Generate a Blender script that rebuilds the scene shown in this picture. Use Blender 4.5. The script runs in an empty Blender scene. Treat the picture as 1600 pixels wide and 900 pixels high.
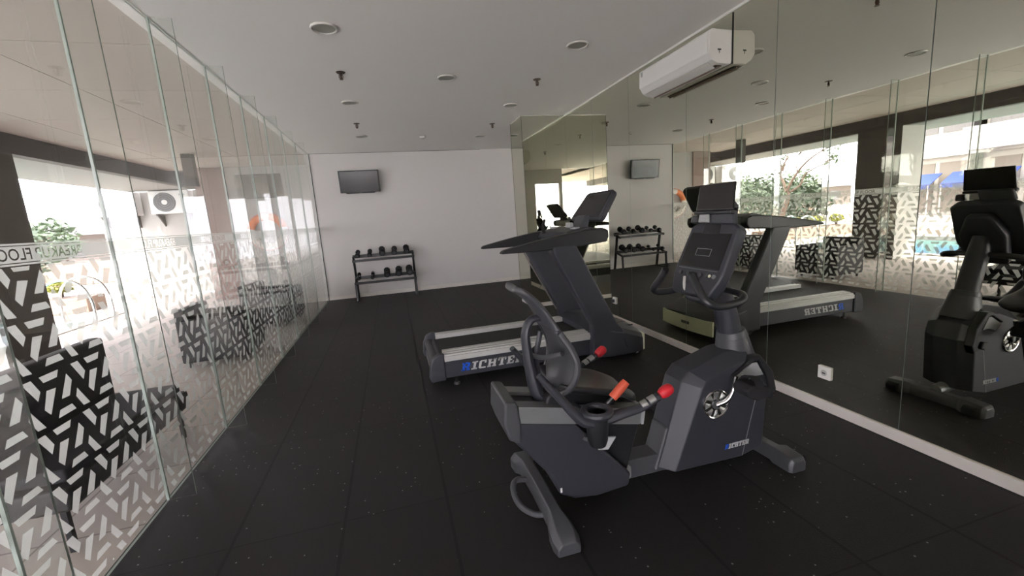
import bpy, bmesh, math, random
from mathutils import Vector, Matrix, noise
random.seed(7)
C = bpy.context.scene.collection
sc = bpy.context.scene
PI = math.pi

# ------------------------------------------------------------------ camera
F_PX, YAW, PITCH, ROLL, CAM_H = 665.79, 0.2641, -0.1681, 0.0699, 1.4065
XL, XR, YB, H, YN = -1.333, 2.617, 8.98, 2.8, -1.2     # glass side, mirror side, back wall, ceiling, wall behind
fw = Vector((math.sin(YAW)*math.cos(PITCH), math.cos(YAW)*math.cos(PITCH), math.sin(PITCH)))
rt = Vector((math.cos(YAW), -math.sin(YAW), 0)); dn = fw.cross(rt)
cr, sr = math.cos(ROLL), math.sin(ROLL)
rt, dn = cr*rt + sr*dn, -sr*rt + cr*dn
cam = bpy.data.cameras.new('camera'); cam.sensor_width = 36; cam.lens = F_PX*36/1600
cam.clip_start = 0.02; cam.clip_end = 300
co = bpy.data.objects.new('camera', cam); C.objects.link(co)
up, bk = -dn, -fw
co.matrix_world = Matrix(((rt.x, up.x, bk.x, 0), (rt.y, up.y, bk.y, 0), (rt.z, up.z, bk.z, CAM_H), (0, 0, 0, 1)))
sc.camera = co

# ------------------------------------------------------------------ world, sun, exposure
W = bpy.data.worlds.new('sky'); sc.world = W; W.use_nodes = True
bg = W.node_tree.nodes['Background']; bg.inputs[0].default_value = (1.0, 0.955, 1.03, 1); bg.inputs[1].default_value = 2.2
sl = bpy.data.lights.new('sun', 'SUN'); sl.energy = 2.0; sl.angle = 0.02; sl.color = (1.0, 0.93, 0.83)
so = bpy.data.objects.new('sun', sl); C.objects.link(so)
so.rotation_euler = Vector((0.42, 0.62, -0.86)).to_track_quat('-Z', 'Y').to_euler()
vs = sc.view_settings
vs.view_transform = 'Standard'; vs.look = 'None'; vs.gamma = 1; vs.use_curve_mapping = False
vs.exposure = 2.9
cy = sc.cycles
cy.use_denoising = True; cy.max_bounces = 14; cy.diffuse_bounces = 6; cy.glossy_bounces = 8
cy.transparent_max_bounces = 40; cy.transmission_bounces = 8; cy.caustics_reflective = True; cy.caustics_refractive = False
cy.sample_clamp_indirect = 8

# ------------------------------------------------------------------ materials
def mat(name, col=(.5, .5, .5), rough=.5, metal=0.0, spec=.5, bump=0, bscale=200, var=0, vscale=8, coat=0):
    m = bpy.data.materials.new(name); m.use_nodes = True
    nt = m.node_tree; b = nt.nodes['Principled BSDF']
    b.inputs['Base Color'].default_value = (*col, 1); b.inputs['Roughness'].default_value = rough
    b.inputs['Metallic'].default_value = metal; b.inputs['Specular IOR Level'].default_value = spec
    b.inputs['Coat Weight'].default_value = coat
    tc = nt.nodes.new('ShaderNodeTexCoord')
    if var:
        n = nt.nodes.new('ShaderNodeTexNoise'); n.inputs['Scale'].default_value = vscale; n.inputs['Detail'].default_value = 4
        nt.links.new(tc.outputs['Object'], n.inputs['Vector'])
        r = nt.nodes.new('ShaderNodeMixRGB'); r.inputs[1].default_value = (*[c*(1-var) for c in col], 1)
        r.inputs[2].default_value = (*[min(1, c*(1+var)) for c in col], 1)
        nt.links.new(n.outputs[0], r.inputs[0]); nt.links.new(r.outputs[0], b.inputs['Base Color'])
    if bump:
        n2 = nt.nodes.new('ShaderNodeTexNoise'); n2.inputs['Scale'].default_value = bscale
        nt.links.new(tc.outputs['Object'], n2.inputs['Vector'])
        bp = nt.nodes.new('ShaderNodeBump'); bp.inputs['Strength'].default_value = bump; bp.inputs['Distance'].default_value = .002
        nt.links.new(n2.outputs[0], bp.inputs['Height']); nt.links.new(bp.outputs[0], b.inputs['Normal'])
    return m

M = {}
M['wall'] = mat('white_wall_paint', (.67, .645, .635), .9, spec=.2, var=.02, vscale=1.2)
M['ceil'] = mat('white_ceiling_paint', (.86, .83, .82), .9, spec=.2, var=.015, vscale=.8)
M['trim'] = mat('white_tile_skirting', (.72, .68, .63), .5, var=.05)
M['black'] = mat('black_plastic', (.016, .017, .019), .42, spec=.45, bump=.15, bscale=600)
M['blackm'] = mat('black_powder_coat', (.012, .012, .014), .35, spec=.5)
M['grey'] = mat('charcoal_plastic', (.031, .033, .041), .45, spec=.5, bump=.1, bscale=500)
M['grey2'] = mat('dark_grey_plastic', (.060, .062, .068), .42, spec=.5, bump=.1, bscale=500)
M['lgrey'] = mat('light_grey_plastic', (.30, .31, .31), .4)
M['alu'] = mat('brushed_aluminium', (.42, .42, .41), .38, .85, var=.06, vscale=30)
M['alu2'] = mat('grey_aluminium', (.30, .31, .31), .42, .6)
M['rail'] = mat('silver_foot_rail', (.50, .50, .48), .5, .25, var=.04, vscale=20)
M['chrome'] = mat('chrome', (.75, .75, .75), .12, 1.0)
M['red'] = mat('red_rubber', (.62, .018, .03), .45)
M['orange'] = mat('orange_red_rubber', (.62, .10, .05), .5)
M['belt'] = mat('running_belt_rubber', (.024, .026, .026), .7, bump=.4, bscale=900, spec=.3)
M['foam'] = mat('black_foam', (.018, .018, .02), .75, spec=.3)
M['seat'] = mat('black_vinyl', (.022, .023, .025), .38, spec=.55)
M['screen'] = mat('dark_glass_screen', (.008, .008, .010), .12, spec=.6)
M['tv'] = mat('tv_glass', (.004, .004, .006), .2, spec=.7)
M['white'] = mat('white_plastic', (.64, .63, .61), .35)
M['white2'] = mat('offwhite_plastic', (.52, .51, .48), .45)
M['cream'] = mat('cream_plastic', (.66, .68, .50), .5)
M['blue'] = mat('blue_lettering', (.01, .10, .62), .4)
M['letter'] = mat('white_lettering', (.55, .55, .54), .4)
M['dgap'] = mat('dark_joint', (.03, .03, .03), .8)
M['brass'] = mat('dark_brass', (.09, .06, .045), .4, .6)
M['socket'] = mat('white_socket', (.85, .84, .80), .35)
M['lamp_in'] = mat('unlit_lamp_diffuser', (.33, .32, .29), .5)
M['lamp_ring'] = mat('lamp_ring', (.60, .58, .55), .5)
# outside
M['soffit'] = mat('outer_soffit_panels', (.46, .40, .355), .8, var=.03, vscale=1)
M['osoffit'] = mat('grey_outer_soffit', (.30, .285, .27), .8)
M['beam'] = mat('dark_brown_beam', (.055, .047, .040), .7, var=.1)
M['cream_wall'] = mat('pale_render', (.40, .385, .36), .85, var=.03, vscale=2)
M['pink_wall'] = mat('pinkish_render', (.28, .21, .185), .85, var=.05, vscale=2)
M['brown_wall'] = mat('brown_render', (.18, .14, .11), .85, var=.1)
M['orange_buoy'] = mat('orange_buoy_shell', (.80, .20, .03), .5)
M['buoy_white'] = mat('white_buoy_band', (.70, .66, .60), .5)
M['rattan'] = mat('black_rattan', (.012, .011, .011), .6, bump=.6, bscale=120)
M['leaf'] = mat('green_leaves', (.035, .06, .025), .6, var=.35, vscale=3)
M['leaf2'] = mat('dark_green_leaves', (.028, .046, .024), .6, var=.35, vscale=3)
M['yleaf'] = mat('yellow_green_leaves', (.20, .21, .03), .6, var=.3, vscale=4)
M['bark'] = mat('brown_bark', (.09, .06, .045), .85, var=.3, vscale=20)
M['stone'] = mat('planter_stone', (.24, .17, .13), .8, var=.15, vscale=5)
M['glassdark'] = mat('building_window_glass', (.06, .055, .055), .2)
M['bwhite'] = mat('building_white_paint', (.30, .28, .26), .8, var=.02)
M['bgrey'] = mat('building_grey_paint', (.14, .12, .105), .8, var=.05)
M['canopy'] = mat('blue_canopy_cloth', (.02, .045, .22), .7)
M['roofgrey'] = mat('pale_metal_roof', (.15, .15, .155), .5)
M['fan'] = mat('condenser_fan_grille', (.10, .10, .10), .5)

def floor_mat():
    m = bpy.data.materials.new('black_rubber_tiles'); m.use_nodes = True; nt = m.node_tree; N = nt.nodes; L = nt.links
    b = N['Principled BSDF']; b.inputs['Roughness'].default_value = .62; b.inputs['Specular IOR Level'].default_value = .35
    tc = N.new('ShaderNodeTexCoord'); sp = N.new('ShaderNodeSeparateXYZ'); L.new(tc.outputs['Object'], sp.inputs[0])
    def mth(op, a, v=None, w=None):
        n = N.new('ShaderNodeMath'); n.operation = op
        for i, q in enumerate((a, v, w)):
            if q is None: continue
            if isinstance(q, (int, float)): n.inputs[i].default_value = q
            else: L.new(q, n.inputs[i])
        return n.outputs[0]
    def line(o, off, per, w):
        f = mth('FRACT', mth('DIVIDE', mth('SUBTRACT', o, off), per))
        d = mth('ABSOLUTE', mth('SUBTRACT', f, .5))
        return mth('GREATER_THAN', d, .5 - w/per)
    g = mth('MAXIMUM', line(sp.outputs[0], -.865, .494, .0075), line(sp.outputs[1], 2.03, .988, .0035))
    # per-tile tone
    ix = mth('FLOOR', mth('DIVIDE', mth('SUBTRACT', sp.outputs[0], -.865), .494)); iy = mth('FLOOR', mth('DIVIDE', mth('SUBTRACT', sp.outputs[1], 2.03), .988))
    cb = N.new('ShaderNodeCombineXYZ'); L.new(ix, cb.inputs[0]); L.new(iy, cb.inputs[1])
    wn = N.new('ShaderNodeTexWhiteNoise'); L.new(cb.outputs[0], wn.inputs[0])
    base = N.new('ShaderNodeMixRGB'); base.inputs[1].default_value = (.0205, .019, .0195, 1); base.inputs[2].default_value = (.027, .0255, .026, 1)
    L.new(wn.outputs[0], base.inputs[0])
    # fine grain
    n1 = N.new('ShaderNodeTexNoise'); n1.inputs['Scale'].default_value = 260; n1.inputs['Detail'].default_value = 3; L.new(tc.outputs['Object'], n1.inputs['Vector'])
    gr = N.new('ShaderNodeMixRGB'); gr.blend_type = 'MULTIPLY'; gr.inputs[0].default_value = .5; L.new(base.outputs[0], gr.inputs[1]); L.new(n1.outputs[0], gr.inputs[2])
    # pale flecks
    vo = N.new('ShaderNodeTexVoronoi'); vo.inputs['Scale'].default_value = 42; L.new(tc.outputs['Object'], vo.inputs['Vector'])
    sz = N.new('ShaderNodeSeparateColor'); L.new(vo.outputs['Color'], sz.inputs[0])
    n2 = N.new('ShaderNodeTexNoise'); n2.inputs['Scale'].default_value = 2.2; n2.inputs['Detail'].default_value = 3; L.new(tc.outputs['Object'], n2.inputs['Vector'])
    rad = mth('MULTIPLY', mth('GREATER_THAN', sz.outputs[0], mth('SUBTRACT', 1.22, mth('MULTIPLY', n2.outputs[0], .62))), .16)
    fl = mth('LESS_THAN', vo.outputs['Distance'], rad)
    fm = N.new('ShaderNodeMixRGB'); L.new(mth('MULTIPLY', fl, .8), fm.inputs[0]); L.new(gr.outputs[0], fm.inputs[1]); fm.inputs[2].default_value = (.34, .33, .32, 1)
    gm = N.new('ShaderNodeMixRGB'); L.new(g, gm.inputs[0]); L.new(fm.outputs[0], gm.inputs[1]); gm.inputs[2].default_value = (.004, .004, .004, 1)
    L.new(gm.outputs[0], b.inputs['Base Color'])
    bp = N.new('ShaderNodeBump'); bp.inputs['Strength'].default_value = .5; bp.inputs['Distance'].default_value = .003
    L.new(mth('SUBTRACT', n1.outputs[0], mth('MULTIPLY', g, 3)), bp.inputs['Height']); L.new(bp.outputs[0], b.inputs['Normal'])
    return m
M['floor'] = floor_mat()

def mirror_mat():
    m = bpy.data.materials.new('mirror_silvering'); m.use_nodes = True; nt = m.node_tree
    nt.nodes.remove(nt.nodes['Principled BSDF']); g = nt.nodes.new('ShaderNodeBsdfGlossy')
    g.inputs['Color'].default_value = (.72, .725, .625, 1); g.inputs['Roughness'].default_value = 0.0
    nt.links.new(g.outputs[0], nt.nodes['Material Output'].inputs[0]); return m
M['mirror'] = mirror_mat()
M['mirror_edge'] = mat('mirror_glass_edge', (.25, .30, .26), .3)

def glass_mat(name, tint, k=1.0):
    m = bpy.data.materials.new(name); m.use_nodes = True; nt = m.node_tree; N = nt.nodes
    N.remove(N['Principled BSDF']); t = N.new('ShaderNodeBsdfTransparent'); t.inputs[0].default_value = (*tint, 1)
    g = N.new('ShaderNodeBsdfGlossy'); g.inputs['Roughness'].default_value = 0.0; g.inputs['Color'].default_value = (1, 1, 1, 1)
    f = N.new('ShaderNodeFresnel'); f.inputs[0].default_value = 1.5
    geo = N.new('ShaderNodeNewGeometry')      # the same reflectance seen from either face
    mx0 = N.new('ShaderNodeMix'); mx0.data_type = 'FLOAT'; mx0.inputs[2].default_value = 1.5; mx0.inputs[3].default_value = 1/1.5
    mx = N.new('ShaderNodeMixShader')
    nt.links.new(f.outputs[0], mx.inputs[0]); nt.links.new(mx0.outputs[0], f.inputs[0])
    nt.links.new(geo.outputs['Backfacing'], mx0.inputs[0])
    nt.links.new(t.outputs[0], mx.inputs[1]); nt.links.new(g.outputs[0], mx.inputs[2])
    nt.links.new(mx.outputs[0], N['Material Output'].inputs[0]); return m
M['glass'] = glass_mat('clear_green_glass', (.978, .984, .979))
M['fin'] = glass_mat('glass_fin', (.965, .978, .970))
M['gedge'] = mat('green_glass_edge', (.36, .42, .38), .25)

def film_mat():
    m = bpy.data.materials.new('frosted_vinyl'); m.use_nodes = True; nt = m.node_tree; N = nt.nodes; L = nt.links
    N.remove(N['Principled BSDF'])
    d = N.new('ShaderNodeBsdfDiffuse'); d.inputs[0].default_value = (.68, .70, .68, 1)
    t = N.new('ShaderNodeBsdfTranslucent'); t.inputs[0].default_value = (.72, .74, .71, 1)
    a = N.new('ShaderNodeMixShader'); a.inputs[0].default_value = .62; L.new(d.outputs[0], a.inputs[1]); L.new(t.outputs[0], a.inputs[2])
    p = N.new('ShaderNodeBsdfTransparent'); p.inputs[0].default_value = (.9, .92, .9, 1)
    b = N.new('ShaderNodeMixShader'); b.inputs[0].default_value = .22; L.new(a.outputs[0], b.inputs[1]); L.new(p.outputs[0], b.inputs[2])
    L.new(b.outputs[0], N['Material Output'].inputs[0]); return m
M['film'] = film_mat()

def water_mat():
    m = mat('pool_water', (.05, .15, .145), .08, spec=.5); nt = m.node_tree; b = nt.nodes['Principled BSDF']
    n = nt.nodes.new('ShaderNodeTexNoise'); n.inputs['Scale'].default_value = 3
    bp = nt.nodes.new('ShaderNodeBump'); bp.inputs['Strength'].default_value = .15
    nt.links.new(n.outputs[0], bp.inputs['Height']); nt.links.new(bp.outputs[0], b.inputs['Normal']); return m
M['water'] = water_mat()
def deck_mat():
    m = mat('pale_stone_deck', (.42, .38, .34), .75); nt = m.node_tree; N = nt.nodes; b = N['Principled BSDF']
    tc = N.new('ShaderNodeTexCoord'); br = N.new('ShaderNodeTexBrick'); br.offset = 0
    br.inputs['Scale'].default_value = 1.0; br.inputs['Brick Width'].default_value = .6; br.inputs['Row Height'].default_value = .6; br.inputs['Mortar Size'].default_value = .006
    br.inputs['Color1'].default_value = (.44, .39, .35, 1); br.inputs['Color2'].default_value = (.40, .355, .32, 1); br.inputs['Mortar'].default_value = (.24, .21, .19, 1)
    nt.links.new(tc.outputs['Object'], br.inputs['Vector']); nt.links.new(br.outputs[0], b.inputs['Base Color']); return m
M['deck'] = deck_mat()

# ------------------------------------------------------------------ mesh helpers
def V(*a): return Vector(a)
def box(bm, x0, x1, y0, y1, z0, z1):
    vs_ = [bm.verts.new((x, y, z)) for x in (x0, x1) for y in (y0, y1) for z in (z0, z1)]
    for f in ((0, 1, 3, 2), (4, 6, 7, 5), (0, 4, 5, 1), (2, 3, 7, 6), (0, 2, 6, 4), (1, 5, 7, 3)):
        bm.faces.new([vs_[i] for i in f])
    return vs_
def prism(bm, pts, y0, y1):
    """polygon in XZ extruded along Y"""
    a = [bm.verts.new((x, y0, z)) for x, z in pts]; b = [bm.verts.new((x, y1, z)) for x, z in pts]; n = len(pts)
    bm.faces.new(a); bm.faces.new(b[::-1])
    for i in range(n): bm.faces.new((a[i], b[i], b[(i+1) % n], a[(i+1) % n]))
def loft(bm, rings, caps=True, closed=True):
    R = [[bm.verts.new(p) for p in r] for r in rings]; n = len(rings[0])
    for A, B in zip(R, R[1:]):
        for i in range(n if closed else n-1): bm.faces.new((A[i], A[(i+1) % n], B[(i+1) % n], B[i]))
    if caps and closed: bm.faces.new(R[0][::-1]); bm.faces.new(R[-1])
def catmull(P, k=6):
    P = [Vector(p) for p in P]; out = []
    Q = [2*P[0]-P[1]] + P + [2*P[-1]-P[-2]]
    for i in range(1, len(Q)-2):
        for j in range(k):
            t = j/k; a, b, c, d = Q[i-1:i+3]
            out.append(.5*((2*b) + (c-a)*t + (2*a-5*b+4*c-d)*t*t + (3*b-a-3*c+d)*t**3))
    out.append(P[-1]); return out
def tube(bm, P, r, seg=12, smooth=True, k=6, sx=1.0, up0=None):
    P0 = [Vector(p) for p in P]
    rr = r if isinstance(r, (list, tuple)) else [r]*len(P0)
    if smooth and len(P0) > 2:
        RR = catmull([V(q, 0, 0) for q in rr], k); P1 = catmull(P0, k); rr = [max(1e-4, q.x) for q in RR]
    else: P1 = P0
    rings = []; t0 = (P1[1]-P1[0]).normalized(); u = Vector(up0) if up0 else (V(0, 0, 1) if abs(t0.z) < .9 else V(1, 0, 0))
    for i, p in enumerate(P1):
        t = ((P1[min(i+1, len(P1)-1)]-P1[max(i-1, 0)])).normalized()
        u = (u - t*u.dot(t)).normalized(); w = t.cross(u)
        rings.append([p + (u*math.cos(a)*rr[i] + w*math.sin(a)*rr[i]*sx) for a in [2*PI*j/seg for j in range(seg)]])
    loft(bm, rings)
def cyl(bm, a, b, r0, r1=None, seg=20): tube(bm, [a, b], [r0, r0 if r1 is None else r1], seg, smooth=False)
def torus(bm, c, R, r, axis='y', seg=28, s2=10, a0=0, a1=2*PI):
    full = abs(a1-a0-2*PI) < 1e-6; rings = []
    n = seg if full else seg+1
    for i in range(n):
        a = a0+(a1-a0)*i/seg; ring = []
        for j in range(s2):
            b = 2*PI*j/s2; q = (R+r*math.cos(b)); x, z, y = q*math.cos(a), q*math.sin(a), r*math.sin(b)
            ring.append(V(*c) + (V(x, y, z) if axis == 'y' else V(y, x, z) if axis == 'x' else V(x, z, y)))
        rings.append(ring)
    if full: rings.append(rings[0])
    loft(bm, rings, caps=not full)
    if full: bmesh.ops.remove_doubles(bm, verts=bm.verts, dist=1e-5)
def obj(name, bm, m, parent=None, bevel=0, seg=2, ang=35, sub=0):
    bmesh.ops.recalc_face_normals(bm, faces=bm.faces)
    me = bpy.data.meshes.new(name); bm.to_mesh(me); bm.free()
    for mm in (m if isinstance(m, (list, tuple)) else [m]): me.materials.append(mm)
    for p in me.polygons: p.use_smooth = True
    me.set_sharp_from_angle(angle=math.radians(ang))
    o = bpy.data.objects.new(name, me); C.objects.link(o)
    if bevel:
        b = o.modifiers.new('bevel', 'BEVEL'); b.width = bevel; b.segments = seg; b.limit_method = 'ANGLE'; b.angle_limit = math.radians(30)
        b.harden_normals = True
    if sub:
        s = o.modifiers.new('sub', 'SUBSURF'); s.levels = sub; s.render_levels = sub
    if parent:
        o.parent = parent
        o.matrix_parent_inverse = Matrix.Translation(-parent.location) if parent.type == 'EMPTY' and parent.get('world_built') else Matrix()
    return o
def B(): return bmesh.new()
def tag(o, label, cat, group=None, kind=None):
    if label: o['label'] = label
    if cat: o['category'] = cat
    if group: o['group'] = group
    if kind: o['kind'] = kind
    return o
def thing(name, label, cat, loc=(0, 0, 0), group=None, rz=0, world=False):
    o = bpy.data.objects.new(name, None); C.objects.link(o); o.location = loc; o.rotation_euler = (0, 0, rz); o.empty_display_size = .1
    if world: o['world_built'] = 1
    return tag(o, label, cat, group)
def struct(name, bm, m, parent=None, **k):
    o = obj(name, bm, m, parent, **k)
    if not parent: o['kind'] = 'structure'
    return o
def dup(root, loc, label=None, rz=None, scale=None):
    r = root.copy(); C.objects.link(r); r.location = loc
    if rz is not None: r.rotation_euler = (0, 0, rz)
    if scale: r.scale = (scale,)*3
    if label: r['label'] = label
    for ch in list(root.children):
        c = ch.copy(); C.objects.link(c); c.parent = r; c.matrix_parent_inverse = ch.matrix_parent_inverse.copy()
        for g in ch.children:
            d = g.copy(); C.objects.link(d); d.parent = c; d.matrix_parent_inverse = g.matrix_parent_inverse.copy()
    return r
def bx(name, m, x0, x1, y0, y1, z0, z1, parent=None, bevel=0, **k):
    bm = B(); box(bm, x0, x1, y0, y1, z0, z1); return obj(name, bm, m, parent, bevel=bevel, **k)
def sbx(name, m, *a, **k):
    bm = B(); box(bm, *a); return struct(name, bm, m, **k)

GLY = {
 'R': (1.05, [(.1, .4, 0, 1.2), (0, .48, 0, .2), (0, .8, 1, 1.2), (.66, .98, .6, 1.1), (.3, .82, .48, .68), (.6, .9, 0, .55), (.6, 1.05, 0, .2)]),
 'I': (.7, [(.2, .5, 0, 1.2), (0, .7, 0, .2), (0, .7, 1, 1.2)]),
 'C': (.95, [(.03, .33, .12, 1.08), (.15, .85, 1, 1.2), (.15, .9, 0, .2), (.68, .9, .75, 1.2)]),
 'H': (1.12, [(.1, .38, 0, 1.2), (.72, 1.0, 0, 1.2), (.3, .8, .5, .7), (0, .48, 0, .2), (.62, 1.1, 0, .2), (0, .48, 1, 1.2), (.62, 1.1, 1, 1.2)]),
 'T': (1.0, [(.35, .65, 0, 1.2), (0, 1, 1, 1.2), (0, .17, .75, 1.2), (.83, 1, .75, 1.2), (.2, .8, 0, .18)]),
 'E': (.95, [(.12, .42, 0, 1.2), (0, .9, 1, 1.2), (0, .9, 0, .2), (.3, .65, .5, .68), (.74, .9, .78, 1.2), (.74, .9, 0, .42)]),
}
def lettering(parent, x0, y, z0, h, w, dx=1, slope=0.0, skew=.22, t=.0015):
    """slab letters R-ICHTER on a plane y=const reading along dx*x; the R is blue"""
    tot = sum(GLY[c][0] for c in 'RICHTER') + .16*6; s = w/tot; cx = 0
    blue, wh = B(), B()
    for i, c in enumerate('RICHTER'):
        bm = blue if i == 0 else wh
        for (a, b, lo, hi) in GLY[c][1]:
            pts = []
            for u, v in ((a, lo), (b, lo), (b, hi), (a, hi)):
                uu = (cx+u+skew*v)*s; pts.append((x0+dx*uu, z0+v/1.2*h+slope*uu))
            prism(bm, pts, y-t, y+.0005)
        cx += GLY[c][0]+.16
    a = obj('lettering', wh, M['letter'], parent); b = obj('lettering', blue, M['blue'], parent); b['label'] = 'blue initial letter'

# ------------------------------------------------------------------ room shell
FINS = [-.92, -.05, .82, 1.69, 2.565, 3.43, 4.30, 5.17, 6.03, 6.90, 7.77]
sbx('floor', M['floor'], XL-.02, XR+.1, YN-.1, YB+.1, -.05, 0)
sbx('ceiling', M['ceil'], XL-.02, XR+.1, YN-.1, YB+.1, H, H+.15)
sbx('wall_back', M['wall'], XL-.02, XR+.1, YB, YB+.15, 0, H)
sbx('wall_right', M['bgrey'], XR+.012, XR+.16, YN-.1, YB, 0, H)
sbx('baseboard_back', M['trim'], XL+.005, XR, YB-.012, YB, 0, .075, bevel=.003)
sbx('baseboard_right', M['trim'], XR-.012, XR+.012, YN, 6.08, 0, .066, bevel=.003)
sbx('trim_1', M['white'], XR-.012, XR+.012, YN, YB, H-.018, H)
sbx('trim_2', M['dgap'], XL+.004, XL+.012, YB-.012, YB-.002, 0, H)   # dark sealant where glass meets the wall
sbx('trim_3', M['dgap'], XL, XR-.67, YB-.004, YB-.0005, H-.006, H)
# mirrored pillar
PX0, PY0, PY1 = 1.95, 6.08, 6.65
bm = B(); box(bm, PX0+.006, XR, PY0+.006, PY1, 0, H); struct('wall_pillar', bm, M['wall'])
sbx('baseboard_pillar', M['trim'], PX0-.004, XR-.012, PY0-.006, PY0+.006, 0, .06)
sbx('trim_4', M['white2'], PX0, XR, PY0-.004, PY0+.006, H-.010, H)
sbx('trim_5', M['dgap'], PX0-.001, PX0+.006, PY1, PY1+.006, 0, H)
sbx('trim_6', M['dgap'], PX0-.003, PX0+.001, PY0-.002, PY0+.001, .06, H)

def mirror_panel(name, label, faces, group='frameless mirror panels on the right wall', struct_=False):
    bm = B()
    for f in faces: box(bm, *f)
    for f in bm.faces:
        f.material_index = 0
    o = obj(name, bm, [M['mirror'], M['mirror_edge']])
    me = o.data; me.update()
    for p in me.polygons:
        if abs(p.normal.z) > .5: p.material_index = 1
        big = p.area > .08
        if not big: p.material_index = 1
    if struct_: o['kind'] = 'structure'
    else: tag(o, label, 'mirror', group)
    return o
SE = [-1.2, -.20, .69, 1.578, 2.465, 3.385, 4.335, 5.21, 6.08]
ML = {2: 'full-height mirror panel at the right edge of the photo, nearest the camera',
      3: 'full-height mirror panel with the square white wall socket beside the bike',
      4: 'full-height mirror panel behind the bike console, under the near end of the air conditioner',
      5: 'full-height mirror panel behind the treadmill hood, under the far end of the air conditioner',
      6: 'full-height mirror panel with the small plugged socket behind the treadmill upright',
      7: 'full-height mirror panel in the corner against the mirrored pillar'}
g_ = .0025
for i in range(8):
    y0, y1 = SE[i]+g_, SE[i+1]-g_
    zb, zt = .066, H-.018
    X0, X1 = XR-.0, XR+.006
    if i == 4: F_ = [(X0, X1, y0, 2.86, zb, zt), (X0, X1, 2.86, y1, zb, 2.43)]
    elif i == 5: F_ = [(X0, X1, y0, 3.755, zb, 2.43), (X0, X1, 3.755, y1, zb, zt)]
    else: F_ = [(X0, X1, y0, y1, zb, zt)]
    mirror_panel('mirror_panel' if i > 1 else 'wall_mirror', ML.get(i), F_, struct_=i < 2)
mirror_panel('mirror_panel', 'narrow mirror filler strip between the air conditioner and the ceiling', [(XR, XR+.006, 2.866, 3.749, 2.435, H-.018)])
mirror_panel('wall_mirror', None, [(XR, XR+.006, PY1+.01, YB, .066, H-.018)], struct_=True)
mirror_panel('mirror_panel', 'mirror covering the front face of the projecting pillar', [(PX0, XR, PY0, PY0+.005, .06, H-.01)], 'mirrors on the pillar')
mirror_panel('mirror_panel', 'mirror covering the narrow left side of the projecting pillar', [(PX0, PX0+.005, PY0+.006, PY1, .06, H-.01)], 'mirrors on the pillar')
for nm, lb, y, z, w, gp in (('wall_socket', 'square white wall socket on the mirror beside the exercise bike', 2.012, .258, .085, 0),
                            ('wall_socket', 'small white wall socket with a black plug behind the treadmill hood', 4.746, .262, .085, 1)):
    t = thing(nm, lb, 'socket', (XR-.001, y, z))
    bx('plate', M['socket'], -.012, 0, -w/2, w/2, -w/2, w/2, t, bevel=.004)
    bm = B(); cyl(bm, (-.0125, 0, 0), (-.0135, 0, 0), .020); obj('socket_insert', bm, M['white2'], t)
    if gp:
        bx('plug', M['black'], -.05, -.0137, -.018, .018, -.022, .02, t, bevel=.006)
        bm = B(); tube(bm, [(-.045, 0, -.01), (-.06, 0, -.08), (-.05, -.01, -.18), (-.08, -.06, -.245)], .005, 8); obj('power_cord', bm, M['black'], t)
    else:
        bx('switch_hole', M['black'], -.0145, -.0136, -.010, .010, -.006, .002, t)

# rear wall behind the camera with the entrance door
sbx('wall_front', M['wall'], .62, XR+.1, YN-.15, YN, 0, H)
sbx('wall_front', M['wall'], -.33, -.25, YN-.15, YN, 0, H)
sbx('terrace_floor', M['deck'], XL-.02, 8, -8, YN-.16, -.08, -.01)
sbx('corridor_dimming_wall', M['osoffit'], -.5, 6, YN-3.4, YN-3.2, -.02, 2.85)  # wall added beyond the door to dim the daylight behind it
sbx('sun_shield_roof', M['soffit'], XL-.5, 6, YN-3.2, YN-.16, 2.85, 3.1)  # unseen roof, added to keep direct sun off the rear glass
sbx('wall_front', M['wall'], -.25, .62, YN-.15, YN, 2.35, H)
bm = B(); box(bm, -.245, .18, YN-.08, YN-.068, .01, 2.34); d1 = struct('door_1', bm, M['glass'])
bm = B(); box(bm, .19, .615, YN-.08, YN-.068, .01, 2.34); d2 = struct('door_2', bm, M['glass'])
for d, x in ((d1, .13), (d2, .24)):
    bm = B(); cyl(bm, (x, YN-.02, .6), (x, YN-.02, 1.9), .014); cyl(bm, (x, YN-.068, .7), (x, YN-.02, .7), .01); cyl(bm, (x, YN-.068, 1.8), (x, YN-.02, 1.8), .01)
    obj('door_handle', bm, M['chrome'], d)

# ------------------------------------------------------------------ glass front with frosted pattern
TR = []   # trapezoids of one pattern cell: centre (y,z) and corner offsets, metres
def tz(cx, cz, pts): TR.append([(cx+a/100, cz+b/100) for a, b in pts])
tz(2.061, .971, [(-3.3, 1.4), (3.3, 1.4), (4.9, -1.4), (-4.9, -1.4)])
tz(2.018, .913, [(-4.9, 1.4), (4.9, 1.4), (3.5, -1.3), (-3.5, -1.3)])
tz(1.930, .892, [(-4.2, 3.5), (.1, 3.5), (3.0, -1.9), (1.0, -5.0)])
tz(1.906, .985, [(-1.3, 5.1), (4.0, -3.5), (0.0, -3.2), (-2.8, 1.9)])
tz(2.092, .843, [(1.0, 5.4), (3.1, 2.0), (.1, -3.7), (-4.3, -3.5)])
tz(1.991, .825, [(-.3, 4.1), (4.4, 3.7), (-.9, -5.4), (-3.3, -2.5)])
CW, CH = .2477, .2145
def clip(poly, ax, v, keep_gt):
    out = []
    for i in range(len(poly)):
        a, b = poly[i], poly[(i+1) % len(poly)]
        ia = (a[ax] > v) == keep_gt; ib = (b[ax] > v) == keep_gt
        if ia: out.append(a)
        if ia != ib:
            t = (v-a[ax])/(b[ax]-a[ax]); out.append((a[0]+t*(b[0]-a[0]), a[1]+t*(b[1]-a[1])))
    return out
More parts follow.
